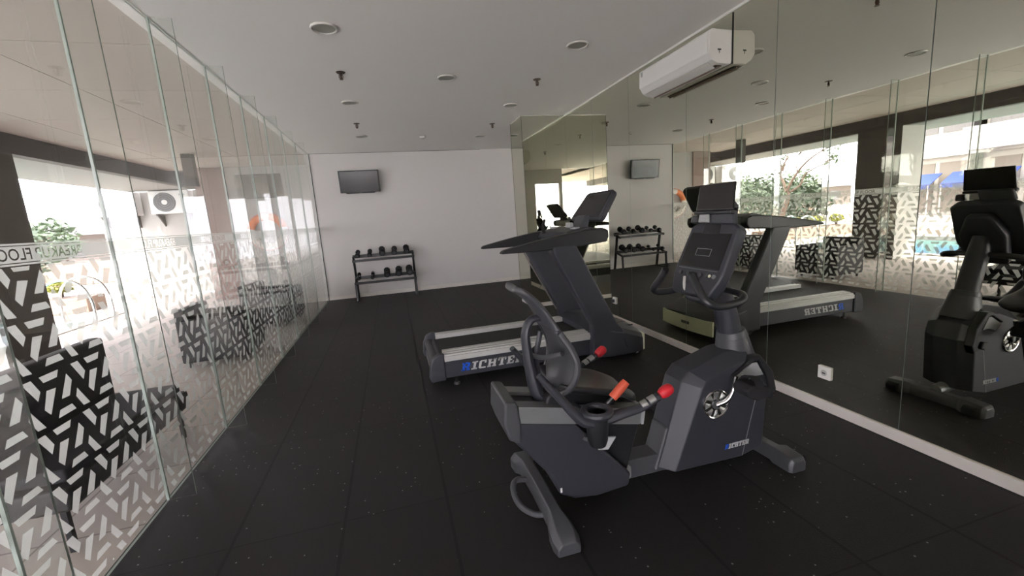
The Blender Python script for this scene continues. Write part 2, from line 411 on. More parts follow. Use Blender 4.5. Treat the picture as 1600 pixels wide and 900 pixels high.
def film(y0, y1, parent, xf):
    bm = B()
    for i in range(int((y0-2.3)/CW)-1, int((y1-1.8)/CW)+2):
        for j in range(-5, 4):
            for t in TR:
                p = [(a+i*CW, b+j*CH) for a, b in t]
                for ax, v, gt in ((0, y0, True), (0, y1, False), (1, .03, True), (1, 1.345, False)):
                    if len(p) > 2: p = clip(p, ax, v, gt)
                if len(p) > 2: bm.faces.new([bm.verts.new((xf, a, b)) for a, b in p])
    for z0, z1 in ((1.350, 1.357), (1.424, 1.431), (1.3635, 1.4175)):
        if z1-z0 > .03: continue
        bm.faces.new([bm.verts.new(q) for q in ((xf, y0, z0), (xf, y1, z0), (xf, y1, z1), (xf, y0, z1))])
    return obj('frosted_pattern', bm, M['film'], parent)
def textmesh(s, size, m, parent, mtx, name='lettering', extrude=.0003, offset=0):
    cu = bpy.data.curves.new(name, 'FONT'); cu.body = s; cu.size = size; cu.align_x = 'CENTER'; cu.extrude = extrude; cu.offset = offset
    o = bpy.data.objects.new('tmp', cu); C.objects.link(o); bpy.context.view_layer.update()
    me = bpy.data.meshes.new_from_object(o.evaluated_get(bpy.context.evaluated_depsgraph_get()))
    bpy.data.objects.remove(o); me.transform(mtx); me.materials.clear(); me.materials.append(m)
    r = bpy.data.objects.new(name, me); C.objects.link(r); r.parent = parent; me.name = name
    return r
edges = [YN] + FINS + [YB-.012]
def cutout_tile(text, size, w, z0, z1, zt):
    """triangles (u,z) of a strip w wide with the letters cut out of it"""
    from mathutils.geometry import delaunay_2d_cdt
    cu = bpy.data.curves.new('t', 'FONT'); cu.body = text; cu.size = size; cu.align_x = 'CENTER'; cu.resolution_u = 3; cu.offset = .0006
    o = bpy.data.objects.new('t', cu); C.objects.link(o); bpy.context.view_layer.update()
    me = bpy.data.meshes.new_from_object(o.evaluated_get(bpy.context.evaluated_depsgraph_get())); bpy.data.objects.remove(o)
    bm = bmesh.new(); bm.from_mesh(me); bmesh.ops.remove_doubles(bm, verts=bm.verts, dist=1e-6); bmesh.ops.triangulate(bm, faces=bm.faces)
    tris = [[Vector((v.co.x, v.co.y+zt)) for v in f.verts] for f in bm.faces]
    bm.verts.index_update(); P2 = [Vector((v.co.x, v.co.y+zt)) for v in bm.verts]; E2 = [(e.verts[0].index, e.verts[1].index) for e in bm.edges if len(e.link_faces) == 1]
    n = len(P2); P2 += [Vector((-w/2, z0)), Vector((w/2, z0)), Vector((w/2, z1)), Vector((-w/2, z1))]; E2 += [(n, n+1), (n+1, n+2), (n+2, n+3), (n+3, n)]
    vo, _, fo, *_r = delaunay_2d_cdt(P2, E2, [], 1, 1e-6); out = []
    def inside(p):
        for t in tris:
            s_ = [(t[(k+1) % 3]-t[k]).cross(p-t[k]) for k in range(3)]
            if all(q >= 0 for q in s_) or all(q <= 0 for q in s_): return True
        return False
    for f in fo:
        pts = [vo[k] for k in f]; c = sum(pts, Vector((0, 0)))/len(pts)
        if not inside(c): out.append(pts)
    bm.free(); return out
TILE = cutout_tile('BREAKUP FLOOR', .062, .60, 1.3605, 1.4205, 1.3695)
for i in range(len(edges)-1):
    y0, y1 = edges[i]+.0035, edges[i+1]-.0035
    bm = B(); box(bm, XL-.006, XL+.006, y0, y1, .006, H-.004)
    o = struct('window_%d' % (i+1), bm, [M['glass'], M['gedge']])
    for p in o.data.polygons:
        if abs(p.normal.x) < .5: p.material_index = 1
    film(y0, y1, o, XL-.0068)
    bm = B(); xf, cyy = XL-.0068, (y0+y1)/2   # frosted band, words cut clear; they read from the terrace
    hw = .30
    if y1-y0 > .61:
        for pts in TILE: bm.faces.new([bm.verts.new((xf, cyy-p.x, p.y)) for p in pts])
        parts = ((y0, cyy-hw), (cyy+hw, y1))
    else: parts = ((y0, y1),)
    for a_, b_ in parts: bm.faces.new([bm.verts.new(q) for q in ((xf, a_, 1.3605), (xf, a_, 1.4205), (xf, b_, 1.4205), (xf, b_, 1.3605))])
    obj('frosted_band', bm, M['film'], o)
    if i < len(FINS):
        bm = B(); box(bm, XL+.008, XL+.135, FINS[i]-.005, FINS[i]+.005, .004, H-.003)
        f = obj('glass_fin', bm, [M['fin'], M['gedge']], o)
        for p in f.data.polygons:
            if abs(p.normal.x) > .5: p.material_index = 1

for i, (xa, xb) in enumerate(((XL+.01, -.84), (-.83, -.335))):
    bm = B(); box(bm, xa, xb, YN-.086, YN-.074, .006, H-.004)
    o = struct('window_%d' % (len(edges)+i), bm, [M['glass'], M['gedge']])
    f = film(xa, xb, o, 0)
    for v in f.data.vertices: v.co = Vector((v.co.y, YN-.088, v.co.z))

# ------------------------------------------------------------------ ceiling fittings
def downlight():
    t = thing('downlight', 'x', 'ceiling light', (0, 0, H), 'unlit round ceiling downlights')
    bm = B(); torus(bm, (0, 0, -.004), .085, .009, 'z', 32, 8); obj('ring', bm, M['lamp_ring'], t)
    bm = B(); cyl(bm, (0, 0, -.006), (0, 0, .0), .08, seg=32); obj('diffuser', bm, M['lamp_in'], t)
    return t
dl = downlight(); first = True
for x, y, lb in ((-.296, 3.48, 'unlit round ceiling downlight nearest the glass fins at the top left of the ceiling'),
                 (.699, 4.50, 'unlit round ceiling downlight in the middle of the ceiling above the treadmill end'),
                 (1.70, 3.60, 'unlit round ceiling downlight closest to the air conditioner'),
                 (-.287, 5.42, 'unlit round ceiling downlight between the two sprinklers on the glass side'),
                 (1.649, 5.53, 'unlit round ceiling downlight just in front of the mirrored pillar'),
                 (-.282, 7.39, 'unlit round ceiling downlight above the wall television'),
                 (1.655, 7.53, 'unlit round ceiling downlight beside the back of the mirrored pillar')):
    if first: dl.location = (x, y, H); dl['label'] = lb; first = False
    else: dup(dl, (x, y, H), lb)
def sprinkler():
    t = thing('fire_sprinkler', 'x', 'sprinkler', (0, 0, H), 'ceiling fire sprinklers')
    bm = B(); cyl(bm, (0, 0, -.007), (0, 0, 0), .036, .042, 20); obj('escutcheon', bm, M['brass'], t)
    bm = B(); cyl(bm, (0, 0, -.055), (0, 0, -.006), .009, seg=10); tube(bm, [(-.012, 0, -.02), (-.017, 0, -.04), (-.006, 0, -.06)], .0035, 6); tube(bm, [(.012, 0, -.02), (.017, 0, -.04), (.006, 0, -.06)], .0035, 6)
    obj('sprinkler_head', bm, M['brass'], t)
    bm = B(); cyl(bm, (0, 0, -.063), (0, 0, -.059), .016, seg=12); obj('deflector', bm, M['brass'], t)
    return t
sp0 = sprinkler(); first = True
for x, y, lb in ((-.283, 4.41, 'fire sprinkler on the glass side of the ceiling, nearer the camera'),
                 (1.653, 4.52, 'fire sprinkler on the mirror side of the ceiling, left of the air conditioner'),
                 (-.294, 6.49, 'fire sprinkler on the glass side of the ceiling, nearer the television'),
                 (1.62, 2.55, 'fire sprinkler seen only in the mirror, directly above the exercise bike'),
                 (-.30, 2.55, 'fire sprinkler seen only in the mirror, above the floor near the glass beside the camera'),
                 (1.655, 6.6, 'fire sprinkler beside the side face of the mirrored pillar')):
    if first: sp0.location = (x, y, H); sp0['label'] = lb; first = False
    else: dup(sp0, (x, y, H), lb)
t = thing('smoke_detector', 'small white smoke detector at the far end of the ceiling between two downlights', 'detector', (.671, 7.486, H))
bm = B(); cyl(bm, (0, 0, -.03), (0, 0, 0), .042, .055, 24); obj('housing', bm, M['white'], t, bevel=.004)
bm = B(); cyl(bm, (0, 0, -.042), (0, 0, -.03), .018, .026, 16); obj('sensor_cap', bm, M['white2'], t)

# ------------------------------------------------------------------ air conditioner
ac = thing('air_conditioner', 'white wall-mounted split air conditioner at the top of the mirror wall', 'air conditioner', (XR-.0, 3.32, 2.42))
prof = [(0, .240), (-.18, .246), (-.205, .222), (-.209, .075), (-.18, .030), (-.13, .005), (-.01, 0), (0, .02)]
def yprism(pts, y0, y1): bm = B(); prism(bm, pts, y0, y1); return bm
obj('casing', yprism(prof, -.46, .46), M['white'], ac, bevel=.008, seg=3)
obj('front_panel', yprism([(-.2075, .225), (-.215, .218), (-.219, .085), (-.211, .07), (-.207, .075)], -.452, .452), M['white'], ac, bevel=.003)
obj('air_flap', yprism([(-.178, .026), (-.183, .020), (-.118, -.018), (-.110, -.012)], -.41, .40), M['white2'], ac, bevel=.001)
obj('air_outlet', yprism([(-.174, .028), (-.100, -.003), (-.06, -.004), (-.06, .02), (-.166, .036)], -.42, .41), M['brass'], ac)
obj('louver_strip', yprism([(-.092, -.006), (-.088, -.016), (-.078, -.016), (-.074, -.006)], -.42, .41), M['pink_wall'], ac)
bx('end_clip', M['dgap'], -.13, -.10, -.4612, -.46, .095, .105, ac)
bx('end_clip', M['dgap'], -.117, -.112, -.4612, -.46, .075, .095, ac)
bx('status_label', M['lgrey'], -.2188, -.2150, .40, .425, .17, .21, ac)
bm = B(); cyl(bm, (-.004, -.464, .0), (-.004, -.464, .358), .003, seg=8); obj('cable', bm, M['dgap'], ac)

# ------------------------------------------------------------------ television
tv = thing('television', 'small black flat television tilted down on a wall bracket above the dumbbell rack', 'television', (-.475, YB-.17, 2.235), world=False)
tv.rotation_euler = (math.radians(8), 0, 0)
bm = B(); prism(bm, [(-.365, .215), (.365, .215), (.365, -.195), (.28, -.195), (.25, -.212), (-.25, -.212), (-.28, -.195), (-.365, -.195)], -.02, .03); obj('bezel', bm, M['blackm'], tv, bevel=.006)
bx('screen', M['tv'], -.34, .34, -.0215, -.0195, -.18, .195, tv)
bx('logo_badge', M['lgrey'], -.025, .025, -.022, -.020, -.206, -.198, tv)
bx('back_cover', M['blackm'], -.25, .25, .03, .07, -.15, .12, tv, bevel=.02)
bx('wall_bracket', M['blackm'], -.10, .10, .065, .145, -.06, .06, tv, bevel=.004)

# ------------------------------------------------------------------ dumbbell rack
rk = thing('dumbbell_rack', 'black two-tier steel dumbbell rack against the back wall', 'rack', (-.195, 8.64, 0))
RX = .575
def rack_tier(zf, zbk, yf, ybk):
    bm = B(); box(bm, -RX, RX, yf-.02, yf+.02, zf-.022, zf+.022); obj('shelf_rail', bm, M['blackm'], rk, bevel=.003)
    bm = B(); box(bm, -RX, RX, ybk-.02, ybk+.02, zbk-.03, zbk+.03); obj('shelf_rail', bm, M['blackm'], rk, bevel=.003)
TY = [(.76, .83, -.10, .12), (.345, .42, -.20, .04)]
for a in TY: rack_tier(*a)
for s in (-1, 1):
    x = s*(RX-.02)
    bm = B(); prism(bm, [(0, 0), (1, 1)][:0] or [(x-.02, 0), (x+.02, 0), (x+.02, .02), (x-.02, .02)], -.24, .22); obj('foot', bm, M['blackm'], rk, bevel=.003)
    bm = B()
    P_ = [(.16, .02), (.21, .02), (.06, .84), (.01, .84)]
    a = [bm.verts.new((x-.02, p[0]-.02, p[1])) for p in P_]; b = [bm.verts.new((x+.02, p[0]-.02, p[1])) for p in P_]
    bm.faces.new(a); bm.faces.new(b[::-1])
    for i in range(4): bm.faces.new((a[i], b[i], b[(i+1) % 4], a[(i+1) % 4]))
    obj('upright', bm, M['blackm'], rk, bevel=.003)
    bm = B(); P_ = [(-.235, .02), (-.195, .02), (-.17, .33), (-.21, .33)]
    a = [bm.verts.new((x-.018, p[0], p[1])) for p in P_]; b = [bm.verts.new((x+.018, p[0], p[1])) for p in P_]
    bm.faces.new(a); bm.faces.new(b[::-1])
    for i in range(4): bm.faces.new((a[i], b[i], b[(i+1) % 4], a[(i+1) % 4]))
    obj('front_leg', bm, M['alu2'] if False else M['blackm'], rk, bevel=.003)
    for (zf, zbk, yf, ybk) in TY:
        bm = B(); P_ = [(yf-.02, zf-.03), (yf-.02, zf+.005), (ybk+.02, zbk+.01), (ybk+.02, zbk-.03)]
        a = [bm.verts.new((x-.015, p[0], p[1])) for p in P_]; b = [bm.verts.new((x+.015, p[0], p[1])) for p in P_]
        bm.faces.new(a); bm.faces.new(b[::-1])
        for i in range(4): bm.faces.new((a[i], b[i], b[(i+1) % 4], a[(i+1) % 4]))
        obj('end_bracket', bm, M['blackm'], rk)
# dumbbells lie across the rails (along y), round rubber heads with pale faces
def dumbbell(r):
    t = thing('dumbbell', 'x', 'dumbbell', (0, 0, 0), 'black rubber dumbbells on the rack')
    for s in (-1, 1):
        bm = B(); rr = []
        for (yy, q) in ((.055, .75), (.062, 1), (.115, 1), (.125, .82)):
            rr.append([V(math.cos(a)*r*q, s*yy, math.sin(a)*r*q) for a in [2*PI*(k+.5)/8 for k in range(8)]])
        loft(bm, rr); h = obj('weight_head', bm, M['foam'], t, bevel=.004)
        bm = B(); cyl(bm, (0, s*.1245, 0), (0, s*.1265, 0), r*.55, seg=16); obj('end_plate', bm, M['grey2'], h)
    bm = B(); cyl(bm, (0, -.06, 0), (0, .06, 0), .014, seg=12); obj('handle', bm, M['chrome'], t)
    return t
rows = [(0, [(-.47, .045), (-.25, .045), (-.02, .062), (.21, .055), (.44, .06)],
         ['leftmost dumbbell on the top tier of the rack', 'second dumbbell from the left on the top tier of the rack', 'large dumbbell in the middle of the top tier of the rack',
          'fourth dumbbell from the left on the top tier of the rack', 'rightmost dumbbell on the top tier of the rack']),
        (1, [(-.49, .036), (-.24, .034), (.03, .062), (.25, .066), (.452, .068)],
         ['small dumbbell at the left end of the lower tier of the rack', 'small dumbbell second from the left on the lower tier of the rack', 'leftmost of the three big dumbbells on the lower tier of the rack',
          'middle of the three big dumbbells on the lower tier of the rack', 'big dumbbell at the right end of the lower tier of the rack'])]
for ti, ds, labs in rows:
    zf, zbk, yf, ybk = TY[ti]
    for (x, r), lb in zip(ds, labs):
        d = dumbbell(r); d['label'] = 'black ' + lb
        yc_ = (yf+ybk)/2; sl_ = math.atan2(zbk-zf, ybk-yf)
        d.location = (rk.location.x+x, rk.location.y+yc_, (zf+zbk)/2+.042+r*1.07); d.rotation_euler = (sl_, 0, random.uniform(-.05, .05))

# ------------------------------------------------------------------ treadmill
tm = thing('treadmill', 'large black treadmill with silver foot rails standing across the room, facing the mirror', 'treadmill', (1.0, 3.9, 0), world=True)
y0, y1 = 3.5, 4.3
def P(name, m, bm, bevel=0, seg=2, par=None, **k): return obj(name, bm, m, par or tm, bevel=bevel, seg=seg, **k)
P('deck_frame', M['grey'], yprism([(.30, .075), (1.80, .075), (1.80, .225), (.30, .225)], y0+.012, y0+.05), .006)
P('deck_frame', M['grey'], yprism([(.30, .075), (1.80, .075), (1.80, .225), (.30, .225)], y1-.05, y1-.012), .006)
P('deck_board', M['black'], yprism([(.28, .12), (1.78, .12), (1.78, .235), (.28, .235)], y0+.05, y1-.05), .004)
bm = B(); rg = []
for (x, z) in [(.255, .20), (.262, .235), (.285, .252), (1.80, .252), (1.80, .20), (.30, .175)]: rg.append((x, z))
prism(bm, rg, y0+.135, y1-.135); P('running_belt', M['belt'], bm, .01)
for a, b in ((y0, y0+.14), (y1-.14, y1)):
    near = a == y0
    bm = B(); s = 1 if near else -1; o_ = a if near else b
    # stepped extrusion: top tread and outer lip
    for (u0, u1, z0_, z1_) in ((0, .012, .225, .268), (.012, .045, .225, .283), (.045, .05, .225, .279), (.05, .09, .225, .290), (.09, .095, .225, .286), (.095, .14, .225, .294)):
        box(bm, .31, 1.80, min(o_+s*u0, o_+s*u1), max(o_+s*u0, o_+s*u1), z0_, z1_)
    P('foot_rail', M['rail'], bm)
    bm = B(); prism(bm, [(.315, .06), (.315, .295), (.27, .298), (.215, .27), (.185, .20), (.175, .10), (.19, .055)], a-.006 if near else b-.05, a+.05 if near else b+.006)
    P('end_cap', M['grey'], bm, .014, 3)
bm = B(); cyl(bm, (.245, y0+.06, .195), (.245, y1-.06, .195), .045, seg=20); P('rear_roller', M['black'], bm)
bm = B(); prism(bm, [(.20, .06), (.28, .06), (.28, .13), (.20, .14)], y0+.07, y1-.07); P('rear_crossbar', M['grey2'], bm, .01)
for y in (y0+.04, y1-.04):
    bm = B(); cyl(bm, (.405, y, .02), (.405, y, .09), .009, seg=10); ft = P('levelling_foot', M['chrome'], bm)
    bm = B(); cyl(bm, (.405, y, 0), (.405, y, .022), .030, .024, 16); P('foot_pad', M['black'], bm, .003, par=ft)
# motor hood: lofted along x, rounded in plan
bm = B(); rings = []
for x, zt, yy in ((1.66, .30, .0), (1.74, .345, -.035), (1.86, .345, -.06), (2.0, .31, -.06), (2.12, .265, -.045), (2.19, .232, -.02), (2.215, .215, 0.0)):
    a, b = y0+yy, y1-yy
    pr_ = [(a, .045), (a, zt-.06), (a+.03, zt-.02), (a+.14, zt), ((a+b)/2, zt+.012), (b-.14, zt), (b-.03, zt-.02), (b, zt-.06), (b, .045)]
    rings.append([V(x+.045*(1-((yy_-3.9)/.46)**2) if x > 2.1 else x, yy_, z) for yy_, z in pr_])
loft(bm, rings); P('motor_hood', M['grey'], bm, .006)
bm = B(); box(bm, 1.98, 2.10, 3.62, 3.625, .314, .317); box(bm, 2.10, 2.17, 3.60, 3.606, .27, .282)
P('hood_vent', M['blackm'], bm)
bm = B(); cols = []
for yy_ in [3.49+.082*i for i in range(11)]:
    cols.append((2.219+.045*(1-((yy_-3.9)/.46)**2), yy_))
vs0 = [bm.verts.new((x, y, .05)) for x, y in cols]; vs1 = [bm.verts.new((x, y, .205)) for x, y in cols]
vs2 = [bm.verts.new((x-.02, y, .05)) for x, y in cols]; vs3 = [bm.verts.new((x-.02, y, .205)) for x, y in cols]
for i in range(10):
    bm.faces.new((vs0[i], vs0[i+1], vs1[i+1], vs1[i])); bm.faces.new((vs2[i], vs3[i], vs3[i+1], vs2[i+1]))
    bm.faces.new((vs1[i], vs1[i+1], vs3[i+1], vs3[i])); bm.faces.new((vs0[i], vs2[i], vs2[i+1], vs0[i+1]))
bm.faces.new((vs0[0], vs1[0], vs3[0], vs2[0])); bm.faces.new((vs0[-1], vs2[-1], vs3[-1], vs1[-1]))
fpn = P('front_panel', M['cream'], bm); fpn['label'] = 'cream front panel facing the mirror'
bm = B(); box(bm, 2.258, 2.272, 3.80, 3.92, .12, .15); P('power_inlet', M['black'], bm, .003)
bm = B(); box(bm, 1.80, 1.812, 3.451-.02, 3.4585-.012, .09, .20); 
P('hood_slot', M['blackm'], yprism([(1.97, .21), (1.985, .21), (2.02, .11), (2.005, .11)], y0-.062, y0-.05)); bm.free()
for (x, r, m_) in ((1.74, .032, 'chrome'), (2.16, .03, 'black')):
    for yy_ in (y0+.01, y1-.04):
        bm = B(); cyl(bm, (x, yy_, r), (x, yy_+.03, r), r, seg=20); w = P('transport_wheel', M['black'], bm, .004)
        bm = B(); cyl(bm, (x, yy_-.002, r), (x, yy_+.032, r), r*.45, seg=14); q = P('wheel_hub', M['chrome'], bm, par=w)
# uprights
for a, b in ((y0-.055, y0+.045), (y1-.045, y1+.055)):
    pts = [(1.64, .10), (1.97, .10), (1.955, .30), (1.90, .42), (1.555, 1.13), (1.32, 1.13), (1.38, 1.0), (1.66, .42), (1.69, .30)]
    pts = [(1.66, .06), (2.0, .06), (1.985, .29), (1.915, .37), (1.54, 1.12), (1.31, 1.12), (1.34, 1.02), (1.67, .36)]
    P('upright', M['grey'], yprism(pts, a, b), .022, 4)
P('edge_strip', M['alu'], yprism([(1.985, .29), (1.915, .37), (1.54, 1.12), (1.550, 1.12), (1.925, .375), (1.993, .295)], y1-.047, y1-.035))
P('edge_strip', M['alu'], yprism([(1.31, 1.08), (1.34, 1.0), (1.67, .36), (1.662, .35), (1.332, .99), (1.304, 1.08)], y1+.03, y1+.045))
# handrails
for a, b in ((y0-.05, y0+.05), (y1-.05, y1+.05)):
    pts = [(.862, 1.092), (.885, 1.118), (1.0, 1.142), (1.2, 1.178), (1.4, 1.208), (1.62, 1.236), (1.80, 1.246), (1.858, 1.225), (1.865, 1.165), (1.84, 1.118), (1.60, 1.100), (1.30, 1.085), (1.05, 1.088)]
    P('handrail', M['black'], yprism(pts, a, b), .016, 3)
# console between the handrails
P('console', M['grey'], yprism([(1.46, 1.16), (1.50, 1.225), (1.70, 1.262), (1.84, 1.235), (1.85, 1.12), (1.60, 1.11)], y0+.05, y1-.05), .012)
bm = B(); tube(bm, [(1.46, 4.03, 1.21), (1.45, 4.03, 1.28), (1.475, 4.03, 1.345)], .015, 10); P('speed_lever', M['foam'], bm)
for yy_ in (y0+.14, y1-.14):
    bm = B(); tube(bm, [(1.62, yy_, 1.245), (1.62, yy_, 1.262)], .045, 20, smooth=False); P('bottle_holder', M['lgrey'], bm, .004)
bx_ = B(); prism(bx_, [(1.74, 1.25), (1.80, 1.36), (1.86, 1.36), (1.83, 1.24)], 3.80, 4.0); P('screen_neck', M['grey2'], bx_, .01)
bx_ = B(); prism(bx_, [(1.66, 1.25), (1.665, 1.30), (1.69, 1.30), (1.70, 1.25)], 3.84, 3.96); P('safety_key_box', M['lgrey'], bx_, .004)
# screen : tilted slab with clipped corners
def tilted_slab(pts_uv, org, u, v, n, t):
    bm = B(); org, u, v, n = Vector(org), Vector(u), Vector(v).normalized(), Vector(n).normalized()
    a = [bm.verts.new(org+u*p+v*q) for p, q in pts_uv]; b = [bm.verts.new(org+u*p+v*q+n*t) for p, q in pts_uv]; k = len(pts_uv)
    bm.faces.new(a); bm.faces.new(b[::-1])
    for i in range(k): bm.faces.new((a[i], b[i], b[(i+1) % k], a[(i+1) % k]))
    return bm
vv = V(.19, 0, .265).normalized(); nn = V(.265, 0, -.19).normalized()
S_ = [(-.31, .0), (.31, .0), (.335, .04), (.285, .30), (.25, .33), (-.25, .33), (-.285, .30), (-.335, .04)]
P('display', M['grey'], tilted_slab(S_, (1.83, 3.9, 1.318), (0, 1, 0), vv, nn, .055), .014, 3)
S2 = [(-.285, .035), (.285, .035), (.25, .30), (-.25, .30)]
P('screen', M['screen'], tilted_slab(S2, V(1.83, 3.9, 1.318)-nn*.0015, (0, 1, 0), vv, nn, .003))
lettering(tm, .445, y0+.0115, .115, .072, .56, slope=-.0)
lt = list(tm.children)[-2:]

# ------------------------------------------------------------------ recumbent exercise bike
bk_ = thing('exercise_bike', 'black recumbent exercise bike with red-tipped grips in the foreground, facing the mirror', 'exercise bike', (1.2, 1.83, 0), world=True)
def Q(name, m, bm, bevel=0, seg=2, par=None, **k):
    o = obj(name, bm, m, par or bk_, bevel=bevel, seg=seg, **k)
    return o
yc = 1.83
# rear stabiliser
bm = B(); rings = []
for yy_, w_, h_, zo in ((1.46, .050, .055, 0), (1.50, .06, .085, 0), (1.56, .055, .10, 0), (1.62, .04, .085, .02), (1.83, .04, .075, .035), (2.04, .04, .085, .02), (2.10, .055, .10, 0), (2.16, .06, .085, 0), (2.20, .05, .055, 0)):
    x = .565
    rings.append([V(x-w_, yy_, zo), V(x-w_, yy_, zo+h_*.6), V(x-w_*.6, yy_, zo+h_), V(x+w_*.6, yy_, zo+h_), V(x+w_, yy_, zo+h_*.6), V(x+w_, yy_, zo)])
loft(bm, rings); Q('rear_stabilizer', M['grey2'], bm, .006)
bm = B(); tube(bm, [(.51, 1.88, .10), (.455, 1.87, .112), (.428, 1.82, .095), (.44, 1.755, .06), (.49, 1.70, .04), (.54, 1.68, .04)], .014, 10); Q('lift_handle', M['grey2'], bm)
# side cover body
body = [(.385, .602), (.380, .50), (.405, .43), (.585, .205), (.625, .10), (.70, .06), (.82, .045), (1.0, .055), (1.0, .125), (.775, .37), (.70, .448), (.445, .492), (.43, .598)]
body = [(.443, .498), (.40, .44), (.585, .205), (.625, .10), (.70, .06), (.82, .045), (.985, .058), (1.0, .12), (.775, .372), (.72, .44)]
Q('rear_cover', M['grey'], yprism(body, 1.70, 1.96), .014, 3)
Q('rear_pedestal', M['black'], yprism([(.50, .42), (.66, .15), (1.0, .10), (1.08, .36), (.70, .46)], 1.745, 1.915), .01)
Q('end_cap', M['grey2'], yprism([(.445, .60), (.388, .612), (.378, .50), (.40, .425), (.455, .40), (.458, .50)], 1.69, 1.97), .014, 3)
# seat rail with slot
for a, b, nm in ((1.70, 1.775, 'seat_rail'), (1.885, 1.96, 'seat_rail')):
    Q(nm, M['alu2'], yprism([(.452, .575), (.452, .495), (1.055, .368), (1.065, .45)], a, b), .004)
Q('rail_slot', M['blackm'], yprism([(.455, .555), (.455, .50), (1.05, .375), (1.05, .43)], 1.775, 1.885))
bm = B(); prism(bm, [(1.055, .372), (1.067, .372), (1.08, .455), (1.065, .462)], 1.69, 1.97); Q('rail_stop', M['lgrey'], bm, .003)
# main beam
Q('main_beam', M['grey2'], yprism([(.93, .035), (1.30, .035), (1.30, .135), (.93, .14)], 1.775, 1.885), .008)
bm = B(); prism(bm, [(.955, .10), (1.02, .045), (1.035, .06), (1.035, .115), (.985, .155)], 1.755, 1.905); Q('beam_cap', M['lgrey'], bm, .01)
# front stabiliser
bm = B(); rings = []
for yy_, w_, h_, x in ((1.555, .040, .060, 1.885), (1.57, .055, .075, 1.885), (1.67, .055, .085, 1.885), (1.70, .036, .075, 1.88), (1.83, .035, .075, 1.875), (1.96, .036, .075, 1.88), (1.99, .055, .085, 1.885), (2.09, .055, .075, 1.885), (2.105, .040, .060, 1.885)):
    rings.append([V(x-w_, yy_, .0), V(x-w_, yy_, h_*.6), V(x-w_*.7, yy_, h_), V(x+w_*.7, yy_, h_), V(x+w_, yy_, h_*.6), V(x+w_, yy_, .0)])
loft(bm, rings); fs = Q('front_stabilizer', M['grey2'], bm, .006)
for y in (1.62, 2.04):
    bm = B(); cyl(bm, (1.94, y-.03, .032), (1.94, y+.03, .032), .030, seg=18); Q('transport_wheel', M['foam'], bm)
bm = B(); cyl(bm, (1.70, 1.83, .10), (1.885, 1.83, .075), .04, .035); Q('stabilizer_arm', M['alu2'], bm, .003)
# drive housing
side = [(1.225, .067), (1.375, .505), (1.40, .535), (1.60, .60), (1.705, .612), (1.80, .52), (1.83, .43), (1.80, .095), (1.65, .062)]
bm = B()
inner = [(1.205, .067), (1.352, .51), (1.385, .55), (1.60, .622), (1.715, .632), (1.82, .53), (1.85, .43), (1.815, .095), (1.65, .058)]
cen = [(1.19, .067), (1.330, .515), (1.375, .565), (1.60, .63), (1.72, .64), (1.828, .535), (1.856, .43), (1.82, .095), (1.65, .058)]
side = [(1.245, .070), (1.405, .490), (1.43, .520), (1.61, .585), (1.70, .592), (1.79, .505), (1.81, .43), (1.785, .098), (1.65, .065)]
lay = [(1.695, side), (1.765, cen), (1.895, cen), (1.965, side)]
loft(bm, [[V(x, y, z) for x, z in pp] for y, pp in lay]); hs = Q('drive_housing', M['grey'], bm, .007, 3, ang=16)
# beam socket insert at the foot of the housing
Q('housing_socket', M['grey2'], yprism([(1.172, .05), (1.27, .05), (1.27, .28), (1.245, .275)], 1.765, 1.895), .012, 3)
# panel seam and side badge
Q('housing_seam', M['alu2'], yprism([(1.655, .07), (1.659, .07), (1.742, .40), (1.738, .40)], 1.6935, 1.696))
# crank disc both sides
CX, CZ = 1.482, .396
for s in (-1, 1):
    yy_ = yc + s*.137
    bm = B(); cyl(bm, (CX, yy_-.006, CZ), (CX, yy_+.006, CZ), .076, seg=40); dsc = Q('crank_disc', M['chrome'], bm, .002)
    bm = B(); cyl(bm, (CX, yy_+s*.004, CZ), (CX, yy_+s*.012, CZ), .024, seg=24); Q('disc_hub', M['grey2'], bm, par=dsc)
    for k in range(8):
        bm = B(); a = 2*PI*k/8; c_, s_ = math.cos(a), math.sin(a)
        def pt(r, w): return (CX+c_*r-s_*w, CZ+s_*r+c_*w)
        ya, yb = sorted((yy_+s*.0055, yy_+s*.012))
        A_ = [pt(.030, -.006), pt(.066, -.019), pt(.066, .019), pt(.030, .006)]
        mid_ = (sum(p[0] for p in A_)/4, sum(p[1] for p in A_)/4); yo = yb if s > 0 else ya; yi = ya if s > 0 else yb
        ring_ = [bm.verts.new((p[0], yi, p[1])) for p in A_]; top_ = bm.verts.new((mid_[0], yo, mid_[1]))
        bm.faces.new(ring_)
        for q in range(4): bm.faces.new((ring_[q], ring_[(q+1) % 4], top_))
        Q('disc_facet', M['alu'], bm, par=dsc, ang=5)
    bm = B(); torus(bm, (CX, yy_+s*.006, CZ), .073, .005, 'y', 36, 8); Q('disc_rim', M['chrome'], bm, par=dsc)
